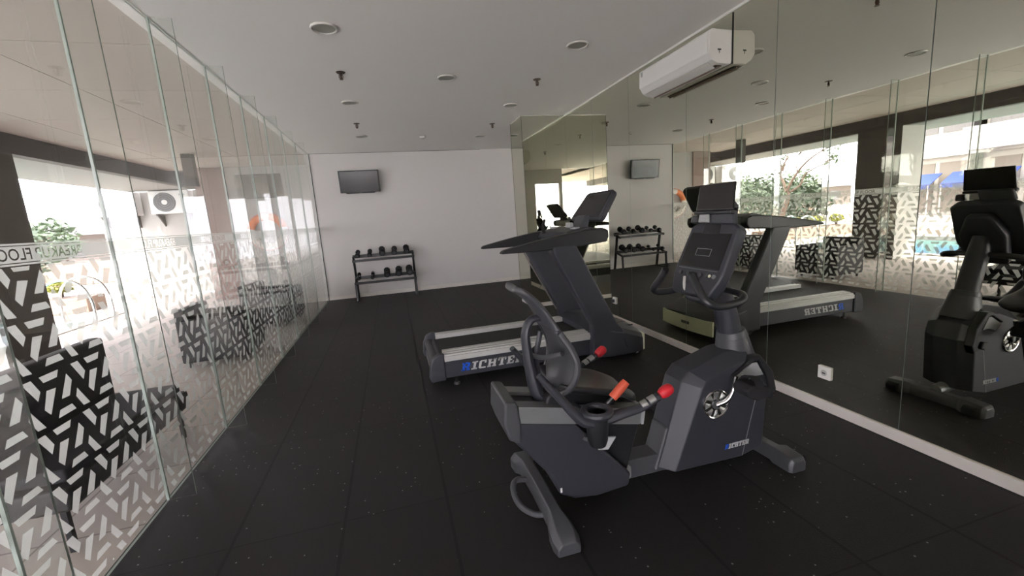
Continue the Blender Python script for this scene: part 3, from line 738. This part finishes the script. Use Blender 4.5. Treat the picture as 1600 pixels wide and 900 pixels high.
# cranks + pedals
for s, dx, dz in ((-1, .078, .150), (1, -.078, -.150)):
    y0_ = yc+s*.150; y1_ = yc+s*.185
    bm = B(); tube(bm, [(CX, y0_, CZ), (CX+dx*.45, y1_-s*.005, CZ+dz*.22), (CX+dx*.85, y1_, CZ+dz*.62), (CX+dx, y1_, CZ+dz)], [.016, .012, .010, .012], 12); Q('crank', M['chrome'], bm)
    cx_, cz_ = CX+dx+.012, CZ+dz-.022
    ya, yb = sorted((y1_+s*.018, y1_+s*.118))
    bm = B(); prism(bm, [(cx_-.055, cz_-.005), (cx_-.045, cz_-.04), (cx_+.01, cz_-.065), (cx_+.065, cz_-.062), (cx_+.085, cz_-.03), (cx_+.075, cz_-.005), (cx_+.02, cz_+.015), (cx_-.03, cz_+.018)], ya, yb); pd = Q('pedal', M['foam'], bm, .010)
    bm = B(); rr = []
    for i in range(9):
        a = PI*i/8; yy2 = (ya+yb)/2+math.cos(a)*.054; zz = math.sin(a)*.05
        rr.append([V(cx_-.015+zz*.2, yy2, cz_-.0+zz), V(cx_+.035+zz*.2, yy2, cz_-.012+zz), V(cx_+.035+zz*.2, yy2*.96+(ya+yb)/2*.04, cz_-.014+zz*.9), V(cx_-.015+zz*.2, yy2*.96+(ya+yb)/2*.04, cz_-.002+zz*.9)])
    loft(bm, rr); Q('pedal_strap', M['foam'], bm, par=pd)
# light panel high on the housing front shoulder
Q('shoulder_panel', M['lgrey'], yprism([(1.600, .520), (1.70, .578), (1.73, .578), (1.772, .505), (1.72, .505), (1.655, .485)], 1.686, 1.694), .002)
Q('shoulder_trim', M['black'], yprism([(1.57, .530), (1.70, .612), (1.75, .615), (1.835, .515), (1.86, .41), (1.83, .355), (1.80, .37), (1.81, .43), (1.785, .50), (1.735, .586), (1.70, .586), (1.60, .53)], 1.684, 1.73), .008)
Q('lower_knob', M['black'], yprism([(1.72, .42), (1.77, .43), (1.79, .39), (1.75, .37)], 1.675, 1.70), .008)
# post
bm = B(); tube(bm, [(1.73, yc, .54), (1.715, yc, .60), (1.70, yc, .70)], [.105, .098, .078], 28, k=3, sx=.95); Q('post_collar', M['grey2'], bm, .006)
bm = B(); tube(bm, [(1.70, yc, .66), (1.665, yc, .80), (1.62, yc, .95), (1.585, yc, 1.06)], [.062, .058, .055, .05], 24, k=4); Q('console_post', M['grey'], bm)
bm = B(); tube(bm, [(1.700, yc, .690), (1.693, yc, .725)], [.079, .07], 28, smooth=False); Q('post_ring', M['grey2'], bm, .004)
# console body, facing -x and up
u_ = V(0, 1, 0); vv = V(.115, 0, .245).normalized(); nn = V(.245, 0, -.115).normalized()
cb = [(-.135, -.09), (.135, -.09), (.172, .0), (.176, .04), (.168, .275), (.13, .30), (-.13, .30), (-.168, .275), (-.176, .04), (-.172, .0)]
Q('console', M['grey'], tilted_slab(cb, V(1.462, yc, 1.03), u_, vv, nn, .06), .014, 3)
bm = tilted_slab([(-.10, -.11), (.10, -.11), (.12, .10), (.06, .24), (-.06, .24), (-.12, .10)], V(1.462, yc, 1.03)+nn*.06, u_, vv, nn, .06); Q('console_back', M['grey'], bm, .02, 3)
Q('screen', M['screen'], tilted_slab([(-.145, .055), (.145, .055), (.14, .24), (-.14, .24)], V(1.462, yc, 1.03)-nn*.0012, u_, vv, nn, .002))
bm = B()
for (u0, u1, v0, v1) in ((-.05, .055, .118, .120), (-.05, .055, .155, .157), (-.05, -.048, .118, .157), (.053, .055, .118, .157), (-.14, .14, .045, .0465)):
    t_ = tilted_slab([(u0, v0), (u1, v0), (u1, v1), (u0, v1)], V(1.462, yc, 1.03)-nn*.002, u_, vv, nn, .001)
    me_ = bpy.data.meshes.new('t'); t_.to_mesh(me_); bm.from_mesh(me_); t_.free()
Q('screen_markings', M['lgrey'], bm)
Q('phone_rest', M['blackm'], tilted_slab([(-.06, .235), (.06, .235), (.065, .30), (-.045, .30)], V(1.462, yc, 1.03)-nn*.006, u_, vv, nn, .008), .006)
for k, uu in enumerate((-.135, -.085, -.04, .0, .05, .11)):
    p0 = V(1.462, yc, 1.03)+vv*.018-u_*-uu-nn*.003
    bm = B(); cyl(bm, p0, p0-nn*.006, .011 if uu != -.085 else .010, seg=14); q = Q('console_button', M['grey2'] if k != 0 else M['alu2'], bm)
bm = B(); p0 = V(1.462, yc-.11, 1.03)+vv*.018-nn*.008; cyl(bm, p0, p0-nn*.003, .008, seg=12); q = Q('console_button', M['cream'], bm); q['label'] = 'pale green round button'
bm = B(); p_ = V(1.445, yc, .985)
tube(bm, [p_+V(-.005, .045, .05), p_+V(-.008, .045, .0), p_+V(-.008, .03, -.025), p_+V(-.005, -.02, -.032)], .007, 8); Q('cable_hook', M['white2'], bm)
# tablet and book rest
vt = V(.02, 0, .13).normalized(); nt_ = V(.13, 0, -.02).normalized()
Q('tablet', M['screen'], tilted_slab([(-.128, 0), (.128, 0), (.124, .135), (-.118, .135)], V(1.575, yc, 1.362), u_, vt, nt_, .012), .004)
Q('tablet_ledge', M['black'], tilted_slab([(-.13, -.018), (.13, -.018), (.13, .0), (-.13, .0)], V(1.563, yc, 1.362), u_, vt, nt_, .03), .005)
Q('console_neck', M['grey'], tilted_slab([(-.14, -.07), (.03, -.07), (.045, .0), (-.12, .0)], V(1.585, yc, 1.362), u_, vt, nt_, .03), .01)
Q('neck_plate', M['lgrey'], tilted_slab([(.02, -.06), (.10, -.06), (.095, -.012), (.03, -.012)], V(1.572, yc, 1.362), u_, vt, nt_, .01), .004)
Q('neck_knob', M['blackm'], tilted_slab([(.11, -.065), (.165, -.065), (.16, -.02), (.115, -.02)], V(1.575, yc, 1.362), u_, vt, nt_, .03), .01)
# handlebar: one bent tube each side
for s in (-1, 1):
    bm = B(); pts = [(1.365, yc+s*.105, 1.065), (1.362, yc+s*.15, 1.01), (1.362, yc+s*.205, .955), (1.40, yc+s*.222, .930), (1.47, yc+s*.225, .925), (1.555, yc+s*.215, .935), (1.61, yc+s*.16, .95), (1.615, yc+s*.06, .955), (1.61, yc, .955)]
    tube(bm, pts, [.019]*4+[.018]*3+[.016]*2, 14, k=5); hb = Q('handlebar', M['seat'], bm)
    bm = B(); e = V(1.365, yc+s*.105, 1.065); cyl(bm, e-V(0, -s*.002, .002), e+V(0, -s*.006, .008), .020, .017, 14); Q('grip_cap', M['blackm'], bm, par=hb)
# seat
bm = B(); N_, Mm = 14, 10; grid = []
def seat_pt(i, j, top):
    t_ = i/(N_-1); s_ = (j/(Mm-1))*2-1
    x = .64+.385*t_; hw = .172*(1-.06*math.sin(t_*PI)) * (1 + .06*max(0, t_-.6)/.4)
    if t_ < .15: hw *= .82+.18*t_/.15
    front = .030*math.sin(abs(s_)*PI)**1.0*t_
    z = .628-.085*t_ + .030*abs(s_)**2.2*(1-t_*.4) - .022*max(0, t_-.8)/.2
    x2 = x - .0 + (front if t_ > .7 else 0) - .03*(abs(s_)**3)*t_
    return V(x2, yc+s_*hw, z - (0 if top else .05*(1-.5*abs(s_)**3)))
for top in (True, False):
    grid.append([[bm.verts.new(seat_pt(i, j, top)) for j in range(Mm)] for i in range(N_)])
for g in grid:
    for i in range(N_-1):
        for j in range(Mm-1): bm.faces.new((g[i][j], g[i+1][j], g[i+1][j+1], g[i][j+1]))
def rim(a, b):
    for i in range(len(a)-1): bm.faces.new((a[i], a[i+1], b[i+1], b[i]))
rim(grid[0][0], grid[1][0]); rim(grid[0][-1], grid[1][-1]); rim([g[0] for g in grid[0]], [g[0] for g in grid[1]]); rim([g[-1] for g in grid[0]], [g[-1] for g in grid[1]])
Q('seat', M['seat'], bm, sub=1, ang=180)
Q('seat_carriage', M['black'], yprism([(.58, .50), (.60, .58), (.70, .60), (.96, .54), (.94, .45), (.80, .48)], 1.74, 1.92), .015)
# backrest : curved shell
BR = [(.625, .588, .085, .02), (.655, .615, .14, .03), (.685, .67, .165, .03), (.696, .74, .170, .03), (.682, .81, .155, .025), (.652, .88, .130, .015), (.618, .95, .115, .01), (.588, 1.0, .110, .008), (.552, 1.04, .115, .008), (.512, 1.073, .112, .008), (.482, 1.088, .08, .005)]
bm = B(); cols = 9; fr, bkk = [], []
sm_ = catmull([V(*q[:3]) for q in BR], 3); wr = catmull([V(q[3], 0, 0) for q in BR], 3)
for k, q in enumerate(sm_):
    x, z, hw = q; cup = wr[k].x
    nx = sm_[min(k+1, len(sm_)-1)]-sm_[max(k-1, 0)]; nrm = V(nx.y, -nx.x, 0).normalized()  # (x,z) normal, forward
    rf, rb = [], []
    for j in range(cols):
        s_ = j/(cols-1)*2-1; off = cup*s_*s_
        px_, pz_ = x+nrm.x*off, z+nrm.y*off
        rf.append(bm.verts.new((px_+nrm.x*.014, yc+s_*hw, pz_+nrm.y*.014))); rb.append(bm.verts.new((px_-nrm.x*.014, yc+s_*hw, pz_-nrm.y*.014)))
    fr.append(rf); bkk.append(rb)
for g in (fr, bkk):
    for i in range(len(g)-1):
        for j in range(cols-1): bm.faces.new((g[i][j], g[i+1][j], g[i+1][j+1], g[i][j+1]))
rim(fr[0], bkk[0]); rim(fr[-1], bkk[-1]); rim([g[0] for g in fr], [g[0] for g in bkk]); rim([g[-1] for g in fr], [g[-1] for g in bkk])
Q('backrest', M['grey2'], bm, sub=1, ang=180)
# ring frame round the lower back and cross brace
bm = B(); E1 = [(q[0], q[1], wr[k].x) for k, (q) in enumerate(sm_) if q[1] < .90]
nr = [V(x-.006+cu, yc-sm_[k][2]-.004, z) for k, (x, z, cu) in enumerate(E1)]; fa = [V(v.x, 2*yc-v.y, v.z) for v in nr]
pts = nr[::-3] + fa[::3]; tube(bm, pts, .016, 10, k=3)
tube(bm, [nr[-1], V(nr[-1].x-.02, yc, nr[-1].z+.01), fa[-1]], .013, 10, k=4); Q('backrest_frame', M['grey2'], bm)
bm = B(); tube(bm, [(.655, yc-.165, .80), (.60, yc-.08, .765), (.585, yc+.08, .735), (.645, yc+.165, .735)], .012, 10); Q('back_brace', M['grey2'], bm)
bm = B(); tube(bm, [(.635, yc, .93), (.575, yc, .925), (.545, yc, .87), (.545, yc, .79), (.556, yc, .69), (.578, yc, .58), (.62, yc, .53)], [.016, .018, .020, .022, .026, .032, .034], 12, sx=1.5); Q('back_support', M['grey'], bm)
bm = B(); tube(bm, [(.625, yc+.02, .86), (.60, yc+.02, .76), (.60, yc+.02, .64), (.62, yc+.02, .57)], .013, 10); Q('back_support', M['grey'], bm)
# side arms with cup holder and grips
for s in (-1, 1):
    ya = yc+s*.25
    bm = B(); pts = [(.528, yc+s*.205, .737), (.60, yc+s*.232, .640), (.665, yc+s*.25, .555), (.71, yc+s*.265, .517), (.79, yc+s*.265, .510), (.88, ya+s*.03, .53), (.96, ya+s*.04, .545), (1.04, ya+s*.05, .585)]
    tube(bm, pts, [.014, .018, .022, .024, .024, .021, .018, .017], 12, k=5, sx=1.2); arm = Q('side_arm', M['grey'], bm)
    for a0, a1 in ((.25, .45), (.52, .75)):
        p0, p1 = V(.93, ya+s*.036, .538), V(1.055, ya+s*.052, .593)
        bm = B(); cyl(bm, p0.lerp(p1, a0), p0.lerp(p1, a1), .0205, seg=14); Q('pulse_sensor', M['alu'], bm, par=arm)
    p0, p1 = V(1.048, ya+s*.05, .590), V(1.105, ya+s*.057, .622)
    bm = B(); tube(bm, [p0, p0.lerp(p1, .3), p0.lerp(p1, .8), p1], [.018, .026, .024, .012], 14, k=3); g = Q('grip_end', M['red'], bm, par=arm); g['label'] = 'red thumb grip at the end of the arm'
    # cup holder
    if s < 0:
        bm = B(); torus(bm, (.765, ya-.005, .548), .056, .017, 'z', 32, 10); Q('cup_holder_rim', M['grey'], bm)
        bm = B(); rr = []
        for z, r in ((.545, .053), (.49, .048), (.42, .044), (.395, .036)): rr.append([V(.765+math.cos(a)*r, ya-.005+math.sin(a)*r, z) for a in [2*PI*i/24 for i in range(24)]])
        for z, r in ((.405, .033), (.49, .043), (.545, .048)): rr.append([V(.765+math.cos(a)*r, ya-.005+math.sin(a)*r, z) for a in [2*PI*i/24 for i in range(24)]])
        loft(bm, rr, caps=False)
        bm.faces.new([bm.verts.new((.765+math.cos(a)*.036, ya-.005+math.sin(a)*.036, .3955)) for a in [2*PI*i/24 for i in range(24)]])
        Q('cup_holder', M['black'], bm)
        bm = B(); tube(bm, [(.80, ya+.03, .53), (.76, yc-.16, .50), (.72, yc-.08, .52)], .016, 10); Q('arm_bracket', M['black'], bm)
    else:
        bm = B(); tube(bm, [(.80, ya-.03, .53), (.76, yc+.16, .50), (.72, yc+.08, .52)], .016, 10); Q('arm_bracket', M['black'], bm)
bm = B(); tube(bm, [(.855, 1.60, .585), (.90, 1.60, .625), (.925, 1.60, .648)], [.020, .021, .018], 14, k=3); g = Q('adjust_lever', M['orange'], bm, .0); g['label'] = 'orange-red seat adjusting grip'
bm = B(); tube(bm, [(.77, 1.66, .50), (.82, 1.61, .55), (.86, 1.60, .59)], .009, 10); Q('lever_rod', M['blackm'], bm)
bm = tilted_slab([(-.028, 0), (.028, 0), (.032, .07), (-.024, .07)], (.842, 1.688, .295), (.8, -.25, 0), (.55, 0, .8), (0, -1, 0), .012); Q('lever_plate', M['lgrey'], bm, .003)
bm = B(); tube(bm, [(.75, 1.695, .37), (.79, 1.685, .345), (.83, 1.685, .315)], .012, 8); Q('plate_link', M['grey2'], bm)
bm = B(); box(bm, .626, .634, 1.697, 1.715, .115, .138); Q('reflector', M['socket'], bm)
lettering(bk_, 1.545, 1.6945, .128, .026, .15, slope=.02)

# ------------------------------------------------------------------ outside: terrace
sbx('terrace_floor', M['deck'], -5.45, XL-.02, -8, 12.7, -.08, -.01)
sbx('terrace_floor', M['deck'], -40, -5.45, 10.4, 60, -.08, -.01)
sbx('terrace_floor', M['deck'], -19.0, -18.35, -14, 10.4, -.08, -.01)
sbx('terrace_floor', M['deck'], -60, -19.0, -40, 60, -.12, -.02)
sbx('terrace_floor', M['deck'], -14, XL, -20, -8, -.08, -.01)
sbx('pool_water', M['water'], -9.3, -5.6, -8, 10.4, -.3, -.09)
sbx('pool_water', M['water'], -18.4, -11.6, -14, 10.4, -.3, -.09)
sbx('pool_divider', M['stone'], -11.6, -9.3, -14, 10.4, -.3, .02)
sbx('pool_coping', M['bwhite'], -5.62, -5.40, -8, 10.4, -.10, .01)
sbx('pool_coping', M['bwhite'], -9.5, -9.28, -8, 10.4, -.10, .03)
sbx('pool_coping', M['bwhite'], -18.6, -18.3, -14, 10.4, -.10, .01)
# soffit with joint grid
bm = B(); xs = [XL-.012, -1.48, -2.65, -3.82, -4.46]; ys = [-6.0+1.17*i-.0 for i in range(16)]
off = 4.03-(-6.0+1.17*9); ys = [y+off for y in ys]; ys = [-8]+ys[1:]
for i in range(len(xs)-1):
    for j in range(len(ys)-1):
        if ys[j] > 12.6: continue
        box(bm, xs[i+1]+.004, xs[i]-.004, ys[j]+.004, ys[j+1]-.004, 2.85, 2.9)
struct('soffit', bm, M['soffit'])
sbx('soffit_slab', M['dgap'], -4.46, XL-.012, -8, 12.7, 2.905, 3.2)
sbx('roof_beam', M['beam'], -4.62, -4.46, -8, 12.7, 2.6, 3.2)
sbx('outer_soffit', M['osoffit'], -6.0, -4.62, -8, 12.7, 2.6, 3.2)
sbx('glazing_head', M['ceil'], XL-.10, XL-.012, YN, YB, H+.0, 3.2)
# columns
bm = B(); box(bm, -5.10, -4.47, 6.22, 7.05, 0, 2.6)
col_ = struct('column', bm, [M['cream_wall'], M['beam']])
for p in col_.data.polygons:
    if p.normal.x > .5: p.material_index = 1  # shade on the room-facing side, painted in with the dark brown
bm = B(); box(bm, -5.10, -4.47, .2, 1.0, 0, 2.6); struct('column', bm, M['cream_wall'])
sbx('soffit_stub', M['beam'], -3.36, -3.20, 8.9, 9.05, 2.30, 2.86)
# end walls
sbx('wall_outer', M['cream_wall'], -3.32, XL-.0, 10.8, 11.0, 0, 2.85)
sbx('wall_outer', M['cream_wall'], XL-.1, XL+.1, YB+.15, 10.8, 0, 2.85)
sbx('wall_outer', M['pink_wall'], -3.90, -3.32, 10.75, 12.8, 0, 2.85)
sbx('wall_outer', M['cream_wall'], -6.7, -3.90, 12.75, 12.95, 0, 2.6)
# life buoy
lb = thing('life_buoy', 'orange and white life buoy hung on the pale wall beyond the glass', 'life buoy', (-2.64, 10.72, 1.43))
R_, r_ = .33, .075
for k in range(4):
    for m_, a0, a1, nm in (('orange_buoy', k*PI/2+.22, (k+1)*PI/2-.22, 'shell_section'), ('buoy_white', k*PI/2-.22, k*PI/2+.22, 'white_band')):
        bm = B(); torus(bm, (0, 0, 0), R_, r_ if nm == 'shell_section' else r_*1.03, 'y', 12, 12, a0, a1)
        if k in (2, 3) and nm == 'shell_section': m_ = 'buoy_white'
        obj(nm, bm, M[m_], lb)
bm = B(); torus(bm, (0, -.0, 0), R_+r_+.012, .006, 'y', 36, 6); obj('grab_rope', bm, M['orange'], lb)
for k, ch in enumerate('SWIMMING'):
    a = PI*(1.12+.76*k/7); rr_ = R_
    mtx = Matrix.Translation((math.cos(a)*rr_, -.0585, math.sin(a)*rr_)) @ Matrix.Rotation(-(a-1.5*PI), 4, 'Y') @ Matrix.Translation((0, 0, -.035)) @ Matrix.Rotation(PI/2, 4, 'X')
    textmesh(ch, .10, M['dgap'], lb, mtx)
bm = B(); cyl(bm, (0, .05, .33), (0, -.02, .33), .012, seg=8); obj('hook', bm, M['dgap'], lb)
# condensers
def condenser():
    t = thing('condenser_unit', 'x', 'air conditioner', (0, 0, 0), 'outdoor air conditioner condensers')
    bx('casing', M['white'], -.42, .42, -.30, 0, 0, .55, t, bevel=.015)
    bm = B(); cyl(bm, (-.10, -.302, .275), (-.10, -.31, .275), .23, seg=36); fg = obj('fan_grille', bm, M['fan'], t)
    bm = B(); cyl(bm, (-.10, -.31, .275), (-.10, -.318, .275), .06, seg=20); obj('fan_hub', bm, M['white'], t)
    bm = B()
    for r in (.10, .15, .20): torus(bm, (-.10, -.316, .275), r, .004, 'y', 28, 6)
    obj('grille_ring', bm, M['lgrey'], t)
    bx('badge', M['lgrey'], .22, .34, -.303, -.30, .42, .46, t)
    for x in (-.3, .3):
        bm = B(); box(bm, x-.02, x+.02, -.32, .02, -.04, 0); prism(bm, [(x-.015, 0), (x+.015, 0), (x+.015, -.02), (x-.015, -.02)], -.3, 0)
        a = [bm.verts.new(p) for p in ((x-.015, .02, -.04), (x-.015, -.28, -.04), (x-.015, .02, -.30))]; b = [bm.verts.new(p) for p in ((x+.015, .02, -.04), (x+.015, -.28, -.04), (x+.015, .02, -.30))]
        bm.faces.new(a); bm.faces.new(b[::-1])
        for i in range(3): bm.faces.new((a[i], b[i], b[(i+1) % 3], a[(i+1) % 3]))
        obj('wall_bracket', bm, M['beam'], t)
    return t
c0 = condenser(); c0.location = (-5.10, 12.73, 2.03); c0['label'] = 'white outdoor condenser unit with grey fan on the end wall, closer to the pinkish corner'
dup(c0, (-6.22, 12.73, 2.03), 'white outdoor condenser unit on the end wall, sunlit one farther from the pinkish corner')
# rattan furniture
def armchair(label, loc, rz, w=.66, d=.66, back=.66, seat=.36, long=False):
    t = thing('rattan_chair' if long else 'rattan_armchair', label, 'chair' if long else 'armchair', loc, rz=rz)
    bx('seat_base', M['rattan'], -w/2, w/2, -d/2, d/2, .22 if long else .06, seat, t, bevel=.02)
    bx('backrest', M['rattan'], -w/2, w/2, d/2-.10, d/2, seat-.05, back, t, bevel=.025)
    if not long:
        for s in (-1, 1): bx('armrest', M['rattan'], s*w/2-.05, s*w/2+.05, -d/2, d/2-.06, .10, .55, t, bevel=.02)
    for sx in (-1, 1):
        for sy in (-1, 1): bx('leg', M['blackm'], sx*(w/2-.05)-.012, sx*(w/2-.05)+.012, sy*(d/2-.06)-.012, sy*(d/2-.06)+.012, 0, .24 if long else .07, t)
    bx('cushion', M['foam'], -w/2+.05, w/2-.05, -d/2+.02, d/2-.10, seat, seat+.07, t, bevel=.02)
    return t
armchair('wide black rattan chair just outside the glass, nearest the camera', (-1.80, 2.86, -.01), math.radians(90), w=1.22, d=.52, back=.80, seat=.34, long=True)
armchair('black rattan armchair outside the glass, between the wide chair and the far armchair', (-2.02, 5.62, -.01), math.radians(90))
armchair('black rattan armchair outside the glass, farthest from the camera', (-1.90, 7.35, -.01), math.radians(80))
# pool ladder
ld = thing('pool_ladder', 'chrome pool ladder rails arched over the pool edge', 'ladder', (-5.55, 9.2, 0))
for yy_ in (-.25, .25):
    bm = B(); tube(bm, [(.45, yy_, .0), (.45, yy_, .45), (.33, yy_, .75), (.05, yy_, .85), (-.22, yy_, .70), (-.30, yy_, .35), (-.30, yy_, -.2)], .022, 10); obj('handrail', bm, M['chrome'], ld)
# planters and planting beyond the pool deck
def leaves(bm, c, R, n, s, sq=1.0):
    for _ in range(n):
        d = Vector((random.gauss(0, 1), random.gauss(0, 1), random.gauss(0, 1))).normalized()*R*random.uniform(.55, 1); d.z *= sq
        p = Vector(c)+d; a = Vector((random.uniform(-1, 1), random.uniform(-1, 1), random.uniform(-.6, .6))).normalized()*s*random.uniform(.6, 1.2)
        b = a.cross(Vector((random.uniform(-1, 1), random.uniform(-1, 1), random.uniform(-1, 1)))).normalized()*s*.4
        bm.faces.new([bm.verts.new(q) for q in (p-a, p+b, p+a, p-b)])
def shrub(name, label, c, R, n, s, m, sq=.8, stem=True, group=None, cat='shrub'):
    t = thing(name, label, cat, (c[0], c[1], c[2]), group)
    bm = B(); leaves(bm, (0, 0, R*sq+s*1.3), R, n, s, sq); obj('foliage', bm, m, t, ang=180)
    if stem: bm = B(); cyl(bm, (0, 0, 0), (0, 0, R*sq), .04); obj('stem', bm, M['bark'], t)
    return t
pl_ = thing('planter', 'long pinkish stone planter beyond the pool ladder with yellow-green plants', 'planter', (-8.3, 11.4, 0))
bx('planter_wall', M['stone'], -1.9, 1.9, -.32, .32, -.01, .32, pl_, bevel=.02); bx('soil', M['bark'], -1.8, 1.8, -.26, .26, .30, .33, pl_)
for i, (x, y) in enumerate(((-9.7, 11.4), (-8.8, 11.4), (-7.9, 11.4), (-7.0, 11.4))):
    shrub('yellow_shrub', ['yellow-green shrub at the left end of the stone planter', 'yellow-green shrub second from the left in the stone planter', 'yellow-green shrub third from the left in the stone planter', 'yellow-green shrub at the right end of the stone planter'][i], (x, y, .335), .24, 260, .06, M['yleaf'], .6, group='yellow-green shrubs in the stone planter')
pl2 = thing('planter', 'raised pale stone planter farther back holding green bushes', 'planter', (-13.5, 19.5, 0))
bx('planter_wall', M['stone'], -4.5, 4.5, -.5, .5, 0, .8, pl2, bevel=.02); bx('soil', M['bark'], -4.3, 4.3, -.4, .4, .78, .83, pl2)
for i, (x, y, R0) in enumerate(((-17.0, 19.5, .9), (-15.2, 19.6, .75), (-13.4, 19.4, .7), (-11.6, 19.6, .6))):
    shrub('green_bush', ['largest green bush at the left end of the raised planter', 'green bush second from the left in the raised planter', 'green bush third from the left in the raised planter', 'smallest green bush at the right end of the raised planter'][i], (x, y, .835), R0*.9, 420, .12, M['leaf'], .75, group='green bushes in the raised planter')
for i, (x, y, R0) in enumerate(((-13.4, 17.3, 1.2), (-11.1, 16.3, 1.05), (-9.9, 12.8, .85))):
    shrub('dark_bush', ['largest dark green bush, behind the stone planter', 'middle-sized dark green bush behind the stone planter', 'smallest dark green bush, in front of the stone planter'][i], (x, y, 0), R0, 700, .15, M['leaf2'], 1.05, group='dark bushes around the stone planter')
# sparse tree
tr = thing('frangipani_tree', 'sparse bare-branched tree with a few leaf tufts beyond the terrace', 'tree', (-8.6, 12.5, 0))
bm = B(); tips = []
random.seed(11)
def limb(pts, r0, r1, twigs=3):
    tube(bm, pts, [r0+(r1-r0)*i/(len(pts)-1) for i in range(len(pts))], 7, k=3); q = V(*pts[-1]); tips.append(q)
    d = (q-V(*pts[-2])).normalized()
    for k in range(twigs):
        p = q.lerp(V(*pts[-2]), random.uniform(0, .9)); nd = (d+V(random.uniform(-.5, .5), random.uniform(-.9, .7), random.uniform(-.2, .6))).normalized()*random.uniform(.25, .5)
        tube(bm, [p, p+nd*.5+V(0, 0, .02), p+nd], [r1, r1*.8, r1*.6], 6, k=2); tips.append(p+nd)
limb([(0, 0, 0), (.02, .05, .7), (-.03, -.12, 1.35), (0, -.08, 1.6)], .10, .065, 0)
limb([(0, -.08, 1.55), (0, .05, 1.9), (.02, .18, 2.2), (0, .12, 2.5)], .055, .03)
limb([(0, -.08, 1.55), (.03, -.32, 1.95), (0, -.62, 2.35), (.03, -1.05, 2.65), (0, -1.5, 2.85)], .05, .018, 5)
limb([(0, -.10, 1.5), (-.2, -.42, 1.75), (-.25, -.55, 2.1), (-.2, -1.0, 2.3), (-.2, -1.4, 2.4)], .04, .015, 5)
limb([(.02, -.5, 2.2), (.1, -.5, 2.6), (.05, -.7, 3.0)], .022, .012, 4)
limb([(0, .1, 2.3), (.1, -.1, 2.7), (.05, -.2, 3.05)], .022, .012, 4)
obj('trunk', bm, M['bark'], tr)
bm = B()
for q in tips: leaves(bm, q, .15, 8, .085)
obj('foliage', bm, M['leaf'], tr, ang=180)
# building across the pool
bd = thing('apartment_building', 'pale multi-storey building with balconies across the pool, seen in the mirror', 'building', (-20, 8, 0), world=True)
def BB(name, m, *a, bevel=0):
    bm = B(); box(bm, *a); return obj(name, bm, M[m], bd, bevel=bevel)
BB('wall', 'bwhite', -27, -21.0, -12, 17.0, 0, 12)
for f in range(3):
    z0 = .0+f*3.0
    for k in range(9):
        yy_ = -10.5+k*3.05
        w = BB('window_bay', 'glassdark' if f else 'bgrey', -21.02, -20.96, yy_, yy_+1.15, z0+(.9 if f else .15), z0+2.5)
        w = BB('window_bay', 'glassdark' if f else 'bgrey', -21.02, -20.96, yy_+1.35, yy_+2.5, z0+(.9 if f else .15), z0+2.5)
        if f and k % 3 == 1:
            BB('balcony', 'bwhite', -21.0, -19.6, yy_-.1, yy_+2.7, z0-.15, z0+.85)
        BB('pilaster', 'bwhite', -21.0, -20.7, yy_+2.62, yy_+2.92, 0, 12)
    BB('floor_band', 'bwhite', -21.0, -20.6, -12, 17, z0+2.75, z0+3.1)
for k, (ya, yb) in enumerate(((14.6, 16.6), (11.9, 14.2), (8.2, 10.8))):
    t = thing('blue_canopy', ['blue cloth canopy at the far end of the building front', 'wide blue cloth canopy in the middle of the building front', 'blue cloth canopy at the near end of the building front'][k], 'canopy', (-19.6, (ya+yb)/2, 0), 'blue canopies in front of the building')
    w_ = (yb-ya)/2; bm = B()
    prism(bm, [(-.8, 1.95), (.0, 1.45), (.0, 1.30), (.02, 1.30), (.02, 1.47), (-.8, 1.99)], -w_, w_); obj('canopy_cloth', bm, M['canopy'], t)
    for s in (-1, 1): bm = B(); cyl(bm, (0, s*(w_-.05), 0), (0, s*(w_-.05), 1.46), .03, seg=8); obj('post', bm, M['bwhite'], t)
# far low building with pale roof
fb = thing('low_building', 'long low building with a pale metal roof on the skyline beyond the planters', 'building', (-26, 44, 0), world=True)
bm = B(); box(bm, -52, -7, 42, 50, 0, 2.2); obj('wall', bm, M['bgrey'], fb)
bm = B(); box(bm, -54, -6, 40.5, 51, 2.2, 3.0); obj('roof', bm, M['roofgrey'], fb)
for i in range(14):
    bm = B(); box(bm, -50+i*3.1, -48.4+i*3.1, 41.98, 42.02, .5, 1.7); obj('window', bm, M['glassdark'], fb)
for i, x in enumerate((-22, -30, -38, -16)):
    shrub('distant_tree', ['distant round green tree in front of the low building, second from the right', 'distant round green tree in front of the low building, third from the right', 'distant round green tree in front of the low building, leftmost', 'distant round green tree in front of the low building, rightmost'][i], (x, 36+i*.5, 0), 1.5+.2*i, 500, .3, M['leaf'], 1.0, group='distant trees before the low building', cat='tree')
